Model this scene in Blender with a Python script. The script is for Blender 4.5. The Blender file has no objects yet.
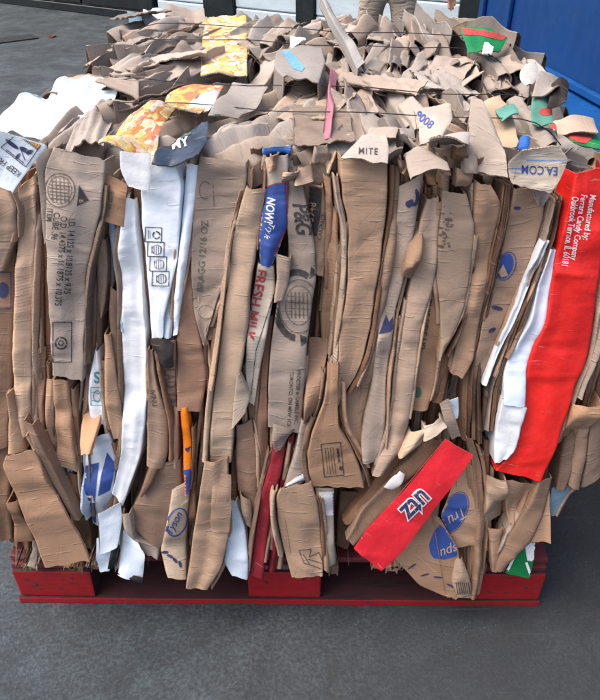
import bpy, bmesh, math, random
import numpy as np
from mathutils import Vector, Matrix
from mathutils.bvhtree import BVHTree

random.seed(7)
RNG = np.random.default_rng(11)
R = math.radians
scene = bpy.context.scene
COL = scene.collection

# ------------------------------------------------------------------ camera
PITCH, CAM, F = R(35.0), np.array([0.045, -1.005, 1.435]), 700.0
cam_data = bpy.data.cameras.new('camera')
cam_data.sensor_fit = 'HORIZONTAL'
cam_data.sensor_width = 36.0
cam_data.lens = 36.0 * F / 600.0
cam_data.clip_start = 0.05
cam_data.clip_end = 500.0
cam = bpy.data.objects.new('camera', cam_data)
cam.location = CAM.tolist()
cam.rotation_euler = (math.pi / 2 - PITCH, 0, 0)
COL.objects.link(cam)
scene.camera = cam

# ------------------------------------------------------------------ sky, sun, exposure
SUN_EL, SUN_AZ = R(62), R(-98)          # azimuth from +Y towards +X
world = bpy.data.worlds.new('World')
scene.world = world
world.use_nodes = True
wn = world.node_tree
wn.nodes.clear()
sky = wn.nodes.new('ShaderNodeTexSky')
sky.sky_type = 'NISHITA'
sky.sun_disc = False
sky.sun_elevation = SUN_EL
sky.sun_rotation = SUN_AZ
sky.air_density = 1.0
sky.dust_density = 6.0
sky.ozone_density = 0.6
bg = wn.nodes.new('ShaderNodeBackground')
bg.inputs['Strength'].default_value = 0.15
wo = wn.nodes.new('ShaderNodeOutputWorld')
wn.links.new(sky.outputs[0], bg.inputs[0])
wn.links.new(bg.outputs[0], wo.inputs[0])
sun_data = bpy.data.lights.new('sun', 'SUN')
sun_data.energy = 0.85
sun_data.angle = R(60)
sun_data.color = (1.0, 0.97, 0.93)
sun = bpy.data.objects.new('sun', sun_data)
sd = Vector((math.sin(SUN_AZ) * math.cos(SUN_EL), math.cos(SUN_AZ) * math.cos(SUN_EL), math.sin(SUN_EL)))
sun.rotation_euler = sd.to_track_quat('Z', 'Y').to_euler()
sun.location = (0, 0, 6)
COL.objects.link(sun)
vs = scene.view_settings
vs.view_transform = 'Standard'
vs.look = 'None'
vs.exposure = 1.12
vs.gamma = 1.0
scene.cycles.max_bounces = 5

# ------------------------------------------------------------------ helpers
def lin(c):
    return tuple(((x / 255) / 12.92 if x / 255 <= 0.04045 else ((x / 255 + 0.055) / 1.055) ** 2.4) for x in c) + (1.0,)

def tag(o, label=None, cat=None, group=None, kind=None):
    if label: o['label'] = label
    if cat: o['category'] = cat
    if group: o['group'] = group
    if kind: o['kind'] = kind
    return o

def empty(name, loc, label=None, cat=None, group=None, rz=0):
    o = bpy.data.objects.new(name, None)
    o.location = loc
    o.rotation_euler = (0, 0, rz)
    o.empty_display_size = 0.1
    COL.objects.link(o)
    return tag(o, label, cat, group)

def link_mesh(name, me, parent=None, loc=(0, 0, 0)):
    o = bpy.data.objects.new(name, me)
    o.location = loc
    o.parent = parent
    COL.objects.link(o)
    return o

class N:
    """tiny node-tree builder"""
    def __init__(s, name):
        s.m = bpy.data.materials.new(name)
        s.m.use_nodes = True
        s.t = s.m.node_tree
        s.t.nodes.clear()
        s.out = s.t.nodes.new('ShaderNodeOutputMaterial')
        s.b = s.t.nodes.new('ShaderNodeBsdfPrincipled')
        s.t.links.new(s.b.outputs[0], s.out.inputs[0])
    def n(s, typ, **kw):
        nd = s.t.nodes.new('ShaderNode' + typ)
        for k, v in kw.items():
            if hasattr(nd, k) and k not in nd.inputs: setattr(nd, k, v)
            else: nd.inputs[k].default_value = v
        return nd
    def l(s, a, b):
        s.t.links.new(a, b)
    def noise(s, vec, scale, detail=4, rough=0.55, dist=0.0):
        nd = s.n('TexNoise')
        nd.inputs['Scale'].default_value = scale
        nd.inputs['Detail'].default_value = detail
        nd.inputs['Roughness'].default_value = rough
        nd.inputs['Distortion'].default_value = dist
        if vec is not None: s.l(vec, nd.inputs['Vector'])
        return nd.outputs['Fac']
    def ramp(s, fac, stops):
        nd = s.n('ValToRGB')
        e = nd.color_ramp.elements
        while len(e) < len(stops): e.new(0.5)
        for el, (p, c) in zip(e, stops):
            el.position = p
            el.color = c if len(c) == 4 else (*c, 1)
        s.l(fac, nd.inputs[0])
        return nd.outputs[0]
    def rangef(s, fac, a, b, c, d):
        nd = s.n('MapRange')
        s.l(fac, nd.inputs[0])
        for i, v in zip((1, 2, 3, 4), (a, b, c, d)): nd.inputs[i].default_value = v
        return nd.outputs[0]
    def mix(s, fac, a, b, mode='MIX'):
        nd = s.n('Mix', data_type='RGBA', blend_type=mode)
        for sock, v in ((nd.inputs[0], fac), (nd.inputs[6], a), (nd.inputs[7], b)):
            if isinstance(v, (int, float)): sock.default_value = v
            elif isinstance(v, tuple): sock.default_value = v
            else: s.l(v, sock)
        return nd.outputs[2]
    def math(s, op, a, b=None):
        nd = s.n('Math', operation=op)
        for i, v in enumerate((a, b)):
            if v is None: continue
            if isinstance(v, (int, float)): nd.inputs[i].default_value = v
            else: s.l(v, nd.inputs[i])
        return nd.outputs[0]
    def bump(s, h, strength, dist, prev=None):
        nd = s.n('Bump')
        nd.inputs['Strength'].default_value = strength
        nd.inputs['Distance'].default_value = dist
        s.l(h, nd.inputs['Height'])
        if prev is not None: s.l(prev, nd.inputs['Normal'])
        return nd.outputs[0]

def uv_vec(k, sx=1.0, sy=1.0):
    """metre UVs, shifted per object so no two sheets share a pattern"""
    uv = k.n('UVMap')
    oi = k.n('ObjectInfo')
    mp = k.n('Mapping')
    k.l(uv.outputs[0], mp.inputs[0])
    cx = k.n('CombineXYZ')
    k.l(k.math('MULTIPLY', oi.outputs['Random'], 37.0), cx.inputs[0])
    k.l(k.math('MULTIPLY', oi.outputs['Random'], 91.0), cx.inputs[1])
    k.l(cx.outputs[0], mp.inputs['Location'])
    mp.inputs['Scale'].default_value = (sx, sy, 1)
    return mp.outputs[0], oi

def mat_board(name, flute=0.55, rough=0.78, blotch=0.25, gloss=0.25, scuff=0.16):
    k = N(name)
    v, oi = uv_vec(k)
    base = oi.outputs['Color']
    big = k.noise(v, 9, 5, 0.6)
    c = k.mix(1.0, base, k.ramp(big, [(0.25, (1 - blotch,) * 3), (0.55, (1, 1, 1)), (0.8, (1 + 0.4 * blotch, 1 + 0.36 * blotch, 1 + 0.3 * blotch))]), 'MULTIPLY')
    fib, _ = uv_vec(k, 60, 420)
    fb = k.noise(fib, 1.0, 3, 0.7)
    c = k.mix(0.55, c, k.ramp(fb, [(0.3, (0.8, 0.8, 0.8)), (0.7, (1.12, 1.12, 1.12))]), 'MULTIPLY')
    # worn pale creases across the flutes
    cr, _ = uv_vec(k, 14, 120)
    crn = k.noise(cr, 1.0, 2, 0.5, 0.4)
    crm = k.rangef(crn, 0.62, 0.70, 0, 1)
    c = k.mix(k.math('MULTIPLY', crm, scuff), c, k.mix(0.5, base, (0.75, 0.66, 0.56, 1)))
    # dirt
    d = k.noise(v, 26, 6, 0.7)
    c = k.mix(k.math('MULTIPLY', k.rangef(d, 0.6, 0.78, 0, 1), 0.35), c, (0.09, 0.06, 0.045, 1))
    k.l(c, k.b.inputs['Base Color'])
    k.b.inputs['Roughness'].default_value = rough
    k.b.inputs['Specular IOR Level'].default_value = gloss
    w = k.n('TexWave', wave_type='BANDS', bands_direction='Y')
    w.inputs['Scale'].default_value = 46
    w.inputs['Distortion'].default_value = 1.0
    w.inputs['Detail'].default_value = 0
    k.l(v, w.inputs['Vector'])
    patch = k.rangef(big, 0.45, 0.65, 0, 1)
    hh = k.math('MULTIPLY', k.math('MULTIPLY', w.outputs['Fac'], patch), flute * 0.28)
    hh = k.math('ADD', hh, k.math('MULTIPLY', d, 0.55))
    hh = k.math('ADD', hh, k.math('MULTIPLY', crm, 0.8))
    vo = k.n('TexVoronoi', feature='DISTANCE_TO_EDGE')
    vo.inputs['Scale'].default_value = 17
    k.l(v, vo.inputs['Vector'])
    hh = k.math('ADD', hh, k.rangef(vo.outputs['Distance'], 0.0, 0.03, 0, 0.12))
    k.l(k.bump(hh, 0.7, 0.0022), k.b.inputs['Normal'])
    return k.m

def mat_edge(name):
    k = N(name)
    uv = k.n('UVMap')
    oi = k.n('ObjectInfo')
    w = k.n('TexWave', wave_type='BANDS', bands_direction='X')
    w.inputs['Scale'].default_value = 55
    w.inputs['Distortion'].default_value = 1.5
    w.inputs['Detail Scale'].default_value = 0.5
    k.l(uv.outputs[0], w.inputs['Vector'])
    c = k.mix(1.0, oi.outputs['Color'], k.ramp(w.outputs['Fac'], [(0.2, (0.42, 0.4, 0.38)), (0.75, (0.8, 0.76, 0.7))]), 'MULTIPLY')
    c = k.mix(0.35, c, (0.26, 0.17, 0.11, 1))
    k.l(c, k.b.inputs['Base Color'])
    k.b.inputs['Roughness'].default_value = 0.9
    k.l(k.bump(w.outputs['Fac'], 0.5, 0.001), k.b.inputs['Normal'])
    return k.m

def mat_coat(name, rough=0.45, spec=0.45, wrinkle=0.5):
    """coated carton: the object's colour under a thin print varnish"""
    k = N(name)
    v, oi = uv_vec(k)
    base = oi.outputs['Color']
    n1 = k.noise(v, 12, 4)
    c = k.mix(1.0, base, k.ramp(n1, [(0.3, (0.88, 0.88, 0.88)), (0.6, (1, 1, 1))]), 'MULTIPLY')
    cr, _ = uv_vec(k, 16, 130)
    crm = k.rangef(k.noise(cr, 1.0, 2, 0.5, 0.5), 0.67, 0.72, 0, 1)
    c = k.mix(k.math('MULTIPLY', crm, 0.14), c, (0.8, 0.76, 0.72, 1))
    d = k.noise(v, 40, 6, 0.75)
    c = k.mix(k.math('MULTIPLY', k.rangef(d, 0.62, 0.72, 0, 1), 0.35), c, (0.25, 0.2, 0.16, 1))
    k.l(c, k.b.inputs['Base Color'])
    k.l(k.rangef(k.noise(v, 60, 3), 0.3, 0.7, rough - 0.12, rough + 0.15), k.b.inputs['Roughness'])
    k.b.inputs['Specular IOR Level'].default_value = spec
    nb = k.bump(k.noise(v, 35, 4, 0.6), 0.4, 0.004)
    nb = k.bump(crm, wrinkle, 0.0015, nb)
    k.l(nb, k.b.inputs['Normal'])
    return k.m

def mat_ink(name, rgb, wear=0.35, rough=0.6):
    wear = min(0.85, wear * 1.6)
    k = N(name)
    v, oi = uv_vec(k)
    tc = k.n('TexCoord')
    nz = k.noise(tc.outputs['Object'], 160, 5, 0.75)
    k.l(k.mix(k.rangef(nz, 0.3, 0.7, 0, 0.14), lin(rgb), (0.35, 0.3, 0.26, 1)), k.b.inputs['Base Color'])
    k.b.inputs['Roughness'].default_value = rough
    k.l(k.rangef(nz, 0.50, 0.64, 0.96, 1.0 - wear), k.b.inputs['Alpha'])
    return k.m

def mat_food(name, pal):
    k = N(name)
    v, oi = uv_vec(k)
    vo = k.n('TexVoronoi')
    vo.inputs['Scale'].default_value = 55
    vo.feature = 'SMOOTH_F1'
    vo.inputs['Smoothness'].default_value = 0.6
    dn = k.n('TexNoise'); dn.inputs['Scale'].default_value = 30; k.l(v, dn.inputs['Vector'])
    add = k.n('Vector' + 'Math', operation='MULTIPLY_ADD')
    k.l(dn.outputs['Color'], add.inputs[0]); add.inputs[1].default_value = (0.05, 0.05, 0); k.l(v, add.inputs[2])
    k.l(add.outputs[0], vo.inputs['Vector'])
    sp = k.n('SeparateColor'); k.l(vo.outputs['Color'], sp.inputs[0])
    c = k.ramp(sp.outputs[0], [(i / (len(pal) - 1), lin(p)) for i, p in enumerate(pal)])
    c = k.mix(1.0, c, k.ramp(k.noise(v, 120, 4), [(0.25, (0.65, 0.6, 0.5)), (0.6, (1, 1, 1))]), 'MULTIPLY')
    k.l(c, k.b.inputs['Base Color'])
    k.b.inputs['Roughness'].default_value = 0.42
    k.l(k.bump(k.noise(v, 40, 4), 0.4, 0.004), k.b.inputs['Normal'])
    return k.m

M = {
    'kraft': mat_board('kraft_board'),
    'smooth': mat_board('smooth_kraft_board', flute=0.2, rough=0.68, blotch=0.15, scuff=0.12),
    'edge': mat_edge('corrugated_edge'),
    'coat': mat_coat('coated_carton'),
    'plastic': mat_coat('plastic_wrap', rough=0.3, spec=0.6, wrinkle=0.9),
    'food': mat_food('fruit_print', [(232, 214, 140), (226, 172, 60), (228, 216, 200), (206, 104, 62), (228, 194, 84), (230, 224, 214)]),
    'food2': mat_food('hot_food_print', [(214, 142, 88), (226, 186, 100), (206, 130, 86), (196, 108, 68), (226, 206, 172)]),
    'ink_black': mat_ink('black_ink', (38, 34, 34)),
    'ink_grey': mat_ink('faded_ink', (84, 74, 66), 0.5),
    'ink_green': mat_ink('green_grey_ink', (82, 92, 74), 0.4),
    'ink_blue': mat_ink('blue_ink', (14, 66, 146), 0.15),
    'ink_navy': mat_ink('navy_ink', (24, 34, 84), 0.35),
    'ink_red': mat_ink('red_ink', (176, 44, 46), 0.4),
    'ink_white': mat_ink('white_ink', (238, 236, 234), 0.15),
    'ink_teal': mat_ink('teal_ink', (70, 150, 160), 0.35),
    'ink_orange': mat_ink('orange_ink', (222, 160, 84), 0.2),
    'ink_gdk': mat_ink('dark_green_ink', (40, 96, 74), 0.3),
    'ink_tan': mat_ink('tan_ink', (190, 156, 124), 0.0),
    'ink_sky': mat_ink('pale_blue_ink', (90, 150, 215), 0.25),
}
PAL = {
    'k': (165, 137, 114), 'k2': (154, 125, 103), 'k3': (136, 109, 90), 'kd': (128, 96, 74), 'kdd': (92, 70, 56),
    'kg': (163, 144, 129), 'kl': (178, 152, 129), 'ko': (166, 133, 107), 'kr': (142, 109, 89), 'kt': (188, 166, 142),
    'w': (222, 227, 232), 'wb': (206, 218, 230), 'cream': (206, 190, 170), 'red': (222, 36, 30), 'utz': (226, 40, 52),
    'dred': (122, 28, 38), 'green': (10, 120, 62), 'navy': (38, 52, 72), 'dgreen': (34, 70, 66), 'pink': (176, 112, 126),
    'blue': (34, 84, 150), 'grey': (120, 112, 106), 'dk': (58, 52, 50), 'teal': (84, 140, 124), 'gb': (112, 138, 150),
    'lid': (176, 174, 168), 'ws': (200, 206, 208), 'yel': (176, 160, 138), 'tg': (152, 142, 133), 'tl': (168, 157, 147), 'tk': (158, 143, 129), 'td': (130, 117, 106), 'sky': (96, 150, 205), 'black': (30, 30, 32), 'orange': (244, 130, 20),
}

# ---- view geometry: photo pixel -> point on a real plane of the bale
FWD = np.array([0, math.cos(PITCH), -math.sin(PITCH)])
UP = np.array([0, math.sin(PITCH), math.cos(PITCH)])
RIGHT = np.array([1.0, 0, 0])
def ray(px, py):
    px = np.asarray(px, float); py = np.asarray(py, float)
    return FWD + RIGHT * ((px - 300) / F)[..., None] - UP * ((py - 350) / F)[..., None]
FA, FB = -0.026, 0.174                      # bale front: Y = FA + FB*z
TC, TD = 0.995, 0.100                       # bale top:   z = TC + TD*Y
NF = np.array([0, -1, FB]); NF /= np.linalg.norm(NF)
NT = np.array([0, -TD, 1]); NT /= np.linalg.norm(NT)
PLANES = {'front': (NF, np.array([0, FA, 0.0])), 'top': (NT, np.array([0, 0, TC]))}
def hit(px, py, plane, off):
    n, p0 = PLANES[plane]
    d = ray(px, py)
    t = ((p0 - CAM) @ n + off) / (d @ n)
    return CAM + d * np.asarray(t)[..., None]

def fourier(s, t, k, rng, n=5):
    out = np.zeros(np.broadcast(s, t).shape)
    for _ in range(n):
        a = rng.uniform(0, 2 * np.pi); f = k * rng.uniform(0.5, 1.8)
        out += np.sin((s * np.cos(a) + t * np.sin(a)) * f * 6.283 + rng.uniform(0, 6.28)) / n ** 0.5
    return out

def mesh_from_grid(name, P, thick, mats, uvs):
    """P (rows, cols, 3): a sheet with real thickness and a closed rim"""
    nr, nc = P.shape[:2]
    du = np.gradient(P, axis=1); dv = np.gradient(P, axis=0)
    nn = np.cross(dv, du); nn /= (np.linalg.norm(nn, axis=2, keepdims=True) + 1e-12)
    B = P - nn * thick
    idx = np.arange(nr * nc).reshape(nr, nc)
    q = np.stack([idx[:-1, :-1], idx[1:, :-1], idx[1:, 1:], idx[:-1, 1:]], -1).reshape(-1, 4)
    qb = q[:, ::-1] + nr * nc
    rim = np.concatenate([idx[0, :], idx[1:, -1], idx[-1, -2::-1], idx[-2:0, 0]])
    m = len(rim)
    ro = 2 * nr * nc
    V = np.concatenate([P.reshape(-1, 3), B.reshape(-1, 3), P.reshape(-1, 3)[rim], B.reshape(-1, 3)[rim]])
    i = np.arange(m); j = (i + 1) % m
    qr = np.stack([ro + i, ro + j, ro + m + j, ro + m + i], -1)
    Q = np.concatenate([q, qb, qr])
    me = bpy.data.meshes.new(name)
    me.vertices.add(len(V)); me.vertices.foreach_set('co', V.astype(np.float32).ravel())
    me.loops.add(Q.size); me.loops.foreach_set('vertex_index', Q.astype(np.int32).ravel())
    me.polygons.add(len(Q)); me.polygons.foreach_set('loop_start', np.arange(0, Q.size, 4, dtype=np.int32))
    me.polygons.foreach_set('material_index', np.concatenate([np.zeros(2 * len(q)), np.ones(m)]).astype(np.int32))
    me.polygons.foreach_set('use_smooth', np.ones(len(Q), dtype=bool))
    U = uvs.reshape(-1, 2)
    seg = np.linalg.norm(np.diff(P.reshape(-1, 3)[rim], axis=0, append=P.reshape(-1, 3)[rim][:1]), axis=1)
    arc = np.concatenate([[0], np.cumsum(seg)[:-1]])
    UU = np.concatenate([U, U, np.stack([arc, 0 * arc], 1), np.stack([arc, 0 * arc + 0.004], 1)])
    ul = me.uv_layers.new(name='UVMap')
    ul.data.foreach_set('uv', UU[Q.ravel()].astype(np.float32).ravel())
    for mt in mats: me.materials.append(mt)
    me.update(calc_edges=True)
    return me, q

def place(name, P, thick, mat, color, uvs, parent, label=None, base=None):
    c = P.reshape(-1, 3).mean(0)
    par = np.array(base if base is not None else (0, 0, 0))
    me, q = mesh_from_grid(name, P - c, thick, [M[mat], M['edge']], uvs)
    o = link_mesh(name, me, parent, (c - par).tolist())
    col = lin(PAL[color]) if isinstance(color, str) else color
    o.color = col
    if label: o['label'] = label
    o_tree[o.name] = (P.reshape(-1, 3), q)
    return o
o_tree = {}

def jit(color, rng, s=0.09):
    c = np.array(lin(PAL[color]))
    g = 1 + rng.normal(0, s)
    w = rng.normal(0, s * 0.35)
    return (float(np.clip(c[0] * g * (1 + w), 0, 1)), float(np.clip(c[1] * g, 0, 1)), float(np.clip(c[2] * g * (1 - w), 0, 1)), 1.0)

# ------------------------------------------------------------------ setting: ground
def mat_ground():
    k = N('worn_concrete')
    tc = k.n('TexCoord'); v = tc.outputs['Object']
    n1 = k.noise(v, 1.6, 6, 0.6); n2 = k.noise(v, 14, 10, 0.78); n3 = k.noise(v, 110, 6, 0.8)
    c = k.ramp(n1, [(0.3, (0.021, 0.029, 0.035)), (0.5, (0.031, 0.042, 0.050)), (0.72, (0.046, 0.060, 0.070))])
    c = k.mix(0.8, c, k.ramp(n2, [(0.36, (0.5, 0.51, 0.53)), (0.52, (1, 1, 1)), (0.64, (1.55, 1.54, 1.5))]), 'MULTIPLY')
    c = k.mix(0.8, c, k.ramp(n3, [(0.36, (0.25, 0.25, 0.26)), (0.5, (1, 1, 1)), (0.64, (2.4, 2.35, 2.25))]), 'MULTIPLY')
    c = k.mix(0.9, c, k.ramp(k.noise(v, 4.5, 5, 0.6), [(0.34, (0.58, 0.6, 0.62)), (0.5, (1, 1, 1)), (0.66, (1.45, 1.44, 1.4))]), 'MULTIPLY')
    # container's shade painted into the floor colour, its edge broken up by noise
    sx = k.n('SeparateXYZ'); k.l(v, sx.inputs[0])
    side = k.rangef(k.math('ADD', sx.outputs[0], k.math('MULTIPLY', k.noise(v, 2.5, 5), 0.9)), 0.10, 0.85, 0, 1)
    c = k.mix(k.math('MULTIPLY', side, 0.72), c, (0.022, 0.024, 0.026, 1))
    # brownish scuffs
    br = k.rangef(k.noise(v, 2.2, 5, 0.65), 0.56, 0.72, 0, 1)
    c = k.mix(k.math('MULTIPLY', br, 0.0), c, (0.12, 0.105, 0.085, 1))
    # pale mineral specks
    vo = k.n('TexVoronoi'); vo.inputs['Scale'].default_value = 130; k.l(v, vo.inputs['Vector'])
    sp = k.math('MULTIPLY', k.rangef(vo.outputs['Distance'], 0.05, 0.16, 1, 0), k.rangef(k.noise(v, 7, 3), 0.55, 0.68, 0, 1))
    c = k.mix(k.math('MULTIPLY', sp, 0.6), c, (0.42, 0.42, 0.4, 1))
    # scratches
    mp = k.n('Mapping'); k.l(v, mp.inputs[0]); mp.inputs['Rotation'].default_value = (0, 0, 0.5); mp.inputs['Scale'].default_value = (3, 70, 1)
    sc = k.rangef(k.noise(mp.outputs[0], 1, 2, 0.5, 0.6), 0.72, 0.76, 0, 1)
    c = k.mix(k.math('MULTIPLY', sc, 0.15), c, (0.3, 0.31, 0.31, 1))
    # hairline cracks
    vc = k.n('TexVoronoi', feature='DISTANCE_TO_EDGE'); vc.inputs['Scale'].default_value = 0.9
    va = k.n('VectorMath', operation='MULTIPLY_ADD'); nn_ = k.n('TexNoise'); nn_.inputs['Scale'].default_value = 6; k.l(v, nn_.inputs['Vector'])
    k.l(nn_.outputs['Color'], va.inputs[0]); va.inputs[1].default_value = (0.25, 0.25, 0); k.l(v, va.inputs[2]); k.l(va.outputs[0], vc.inputs['Vector'])
    c = k.mix(k.rangef(vc.outputs['Distance'], 0.0, 0.006, 0.55, 0), c, (0.02, 0.02, 0.02, 1))
    k.l(c, k.b.inputs['Base Color'])
    k.l(k.rangef(n2, 0.3, 0.7, 0.55, 0.85), k.b.inputs['Roughness'])
    nb = k.bump(n3, 0.5, 0.006)
    nb = k.bump(n2, 0.3, 0.01, nb)
    k.l(nb, k.b.inputs['Normal'])
    return k.m
bm = bmesh.new()
bmesh.ops.create_grid(bm, x_segments=8, y_segments=8, size=150)
me = bpy.data.meshes.new('ground'); bm.to_mesh(me); bm.free()
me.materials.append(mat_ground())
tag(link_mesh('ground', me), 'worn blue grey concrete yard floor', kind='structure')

# ------------------------------------------------------------------ box helper
def bevel_box(name, size, loc, mat, parent=None, bev=0.004, seg=2, rz=0, jitter=0.0, base=(0, 0, 0)):
    bm = bmesh.new()
    bmesh.ops.create_cube(bm, size=1)
    bmesh.ops.scale(bm, vec=size, verts=bm.verts)
    if jitter:
        for v in bm.verts: v.co += Vector([random.uniform(-jitter, jitter) for _ in range(3)])
    if bev: bmesh.ops.bevel(bm, geom=list(bm.edges), offset=bev, segments=seg, affect='EDGES', profile=0.6)
    me = bpy.data.meshes.new(name); bm.to_mesh(me); bm.free()
    me.materials.append(mat)
    o = link_mesh(name, me, parent, tuple(Vector(loc) - Vector(base)))
    o.rotation_euler = (0, 0, rz)
    return o

def mat_paint(name, rgb, rough=0.5, wear_rgb=None, wear=0.4, scale=14, stretch=(1, 1, 1), spec=0.4):
    k = N(name)
    tc = k.n('TexCoord'); oi = k.n('ObjectInfo')
    mp = k.n('Mapping'); k.l(tc.outputs['Object'], mp.inputs[0]); mp.inputs['Scale'].default_value = stretch
    cx = k.n('CombineXYZ'); k.l(k.math('MULTIPLY', oi.outputs['Random'], 50), cx.inputs[0]); k.l(cx.outputs[0], mp.inputs['Location'])
    v = mp.outputs[0]
    n1 = k.noise(v, scale, 6, 0.65); n2 = k.noise(v, scale * 5, 5, 0.7)
    c = k.mix(0.8, lin(rgb), k.ramp(n1, [(0.3, (0.7, 0.7, 0.7)), (0.6, (1.05, 1.05, 1.05))]), 'MULTIPLY')
    if wear_rgb:
        wm = k.rangef(k.math('ADD', k.math('MULTIPLY', n1, 0.6), k.math('MULTIPLY', n2, 0.4)), 0.54, 0.62, 0, 1)
        c = k.mix(k.math('MULTIPLY', wm, wear), c, lin(wear_rgb))
    k.l(c, k.b.inputs['Base Color'])
    k.l(k.rangef(n2, 0.3, 0.7, rough - 0.1, rough + 0.12), k.b.inputs['Roughness'])
    k.b.inputs['Specular IOR Level'].default_value = spec
    k.l(k.bump(n2, 0.3, 0.003, k.bump(n1, 0.25, 0.006)), k.b.inputs['Normal'])
    return k.m

# ------------------------------------------------------------------ far wall with dark panels and pale doors
WALL_A = np.array([-3.67, 8.45]); WALL_D = np.array([1.92, -1.12]); WALL_D /= np.linalg.norm(WALL_D)
WALL_N = np.array([WALL_D[1], -WALL_D[0]])           # towards camera
if WALL_N @ (np.array([0, -1]) ) < 0: WALL_N = -WALL_N
WALL_RZ = math.atan2(WALL_D[1], WALL_D[0])
def wall_s(px):
    """distance along the wall under a given photo column (top of frame)"""
    d = ray(px, 12.0)
    A = np.array([[d[0], -WALL_D[0]], [d[1], -WALL_D[1]]])
    t, s = np.linalg.solve(A, WALL_A - CAM[:2])
    return s
def wpt(s, out=0.0, z=0.0):
    p = WALL_A + WALL_D * s + WALL_N * out
    return (p[0], p[1], z)
mdark = mat_paint('dark_panel_paint', (24, 30, 32), 0.4, (44, 50, 52), 0.4, 3)
mframe = mat_paint('charcoal_frame', (26, 34, 38), 0.35, (50, 56, 58), 0.3, 6)
mpale = mat_paint('pale_blue_door', (198, 212, 218), 0.35, (168, 182, 188), 0.4, 2, (1, 1, 4))
mwall = mat_paint('grey_wall_render', (120, 122, 122), 0.8, (96, 98, 98), 0.5, 1.2)
s_list = {k_: wall_s(k_) for k_ in (-260, 0, 50, 72, 152, 165, 205, 235, 297, 315, 388, 460, 481)}
wall = empty('building_wall', wpt(0.0, -0.3), 'dark panelled building wall with pale doors behind the bale', 'wall')
def wbox(name, s0, s1, z0, z1, out0, out1, mat, parent, base, bev=0.006, label=None):
    c = wpt((s0 + s1) / 2, (out0 + out1) / 2, (z0 + z1) / 2)
    o = bevel_box(name, (s1 - s0, out1 - out0, z1 - z0), c, mat, parent, bev, 1, WALL_RZ, base=base)
    if label: o['label'] = label
    return o
WB = wpt(0.0, -0.3)
wbox('wall_body', s_list[-260] - 3, s_list[481] + 7, 0.0, 4.2, -0.4, -0.06, mwall, wall, WB, 0.01)
sd_ = [s_list[-260] - 1.2, s_list[-260], s_list[0] - 0.9, s_list[0] + 0.05, s_list[50], s_list[72] + 0.15, s_list[152]]
for a, b in zip(sd_[:-1], sd_[1:]):
    wbox('dark_panel', a + 0.012, b - 0.012, 0.10, 2.9, -0.06, -0.02, mdark, wall, WB)
wbox('plinth', sd_[0], s_list[152], 0.0, 0.085, -0.06, 0.0, mframe, wall, WB)
def door(name, s0, s1, label, leaves=1):
    base = wpt((s0 + s1) / 2, 0, 0)
    e = empty(name, base, label, 'door', 'pale doors in the far wall')
    z = 0.02
    while z < 2.6:
        for i in range(leaves):
            a = s0 + (s1 - s0) * i / leaves; b = s0 + (s1 - s0) * (i + 1) / leaves
            wbox('door_panel', a + 0.004, b - 0.004, z, z + 0.205, -0.05, 0.0, mpale, e, base, 0.012)
        z += 0.212
    wbox('bottom_seal', s0, s1, 0.0, 0.018, -0.045, -0.01, mframe, e, base, 0.003)
door('sectional_door', s_list[165] - 0.10, s_list[205], 'narrow pale door at the left above the back of the bale')
door('sectional_door', s_list[235], s_list[297], 'middle pale door between two dark posts')
door('sectional_door', s_list[315], s_list[460], 'wide pale door behind the person in beige trousers')
for a, b in ((152, 155), (205, 235), (297, 315), (460, 484)):
    s0, s1 = s_list.get(a, wall_s(a)), s_list.get(b, wall_s(b))
    wbox('door_post', s0, s1, 0.0, 3.0, -0.06, 0.03, mframe, wall, WB)
wbox('lintel', s_list[152], s_list[481], 2.62, 3.0, -0.055, 0.02, mframe, wall, WB)

# ------------------------------------------------------------------ blue waste container at the right
mblue = mat_paint('blue_container_paint', (2, 56, 112), 0.5, (0, 42, 86), 0.7, 4, (1, 1, 0.6), 0.45)
mblue2 = mat_paint('scuffed_blue_paint', (8, 74, 138), 0.45, (46, 84, 116), 0.3, 9)
mblack = mat_paint('black_rubber', (26, 27, 28), 0.7, (50, 50, 50), 0.4, 30)
CB = (1.55, 1.1, 0.0)
con = empty('waste_container', CB, 'large blue steel waste container beside the bale', 'container', rz=R(9.5))
def cbox(name, x0, x1, y0, y1, z0, z1, mat, bev=0.008):
    return bevel_box(name, (x1 - x0, y1 - y0, z1 - z0), ((x0 + x1) / 2, (y0 + y1) / 2, (z0 + z1) / 2), mat, con, bev, 2)
cbox('upper_body', -0.52, 0.75, -1.5, 1.30, 0.80, 2.05, mblue)
cbox('lower_body', -0.74, 0.75, -1.5, 1.32, 0.16, 0.796, mblue2)
for y in (-1.45, -0.55, 1.0, 1.26):
    cbox('stiffening_rib', -0.540, -0.522, y - 0.02, y + 0.02, 0.806, 2.04, mblue, 0.006)
cbox('top_rail', -0.58, 0.80, -1.54, 1.34, 2.05, 2.13, mblue2, 0.012)
cbox('weld_strip', -0.545, -0.523, -1.42, 1.24, 0.806, 0.83, mblue2, 0.004)
for x in (-0.5, 0.5):
    cbox('skid', x - 0.09, x + 0.09, -1.45, 1.28, 0.0, 0.156, mblack, 0.01)

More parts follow.
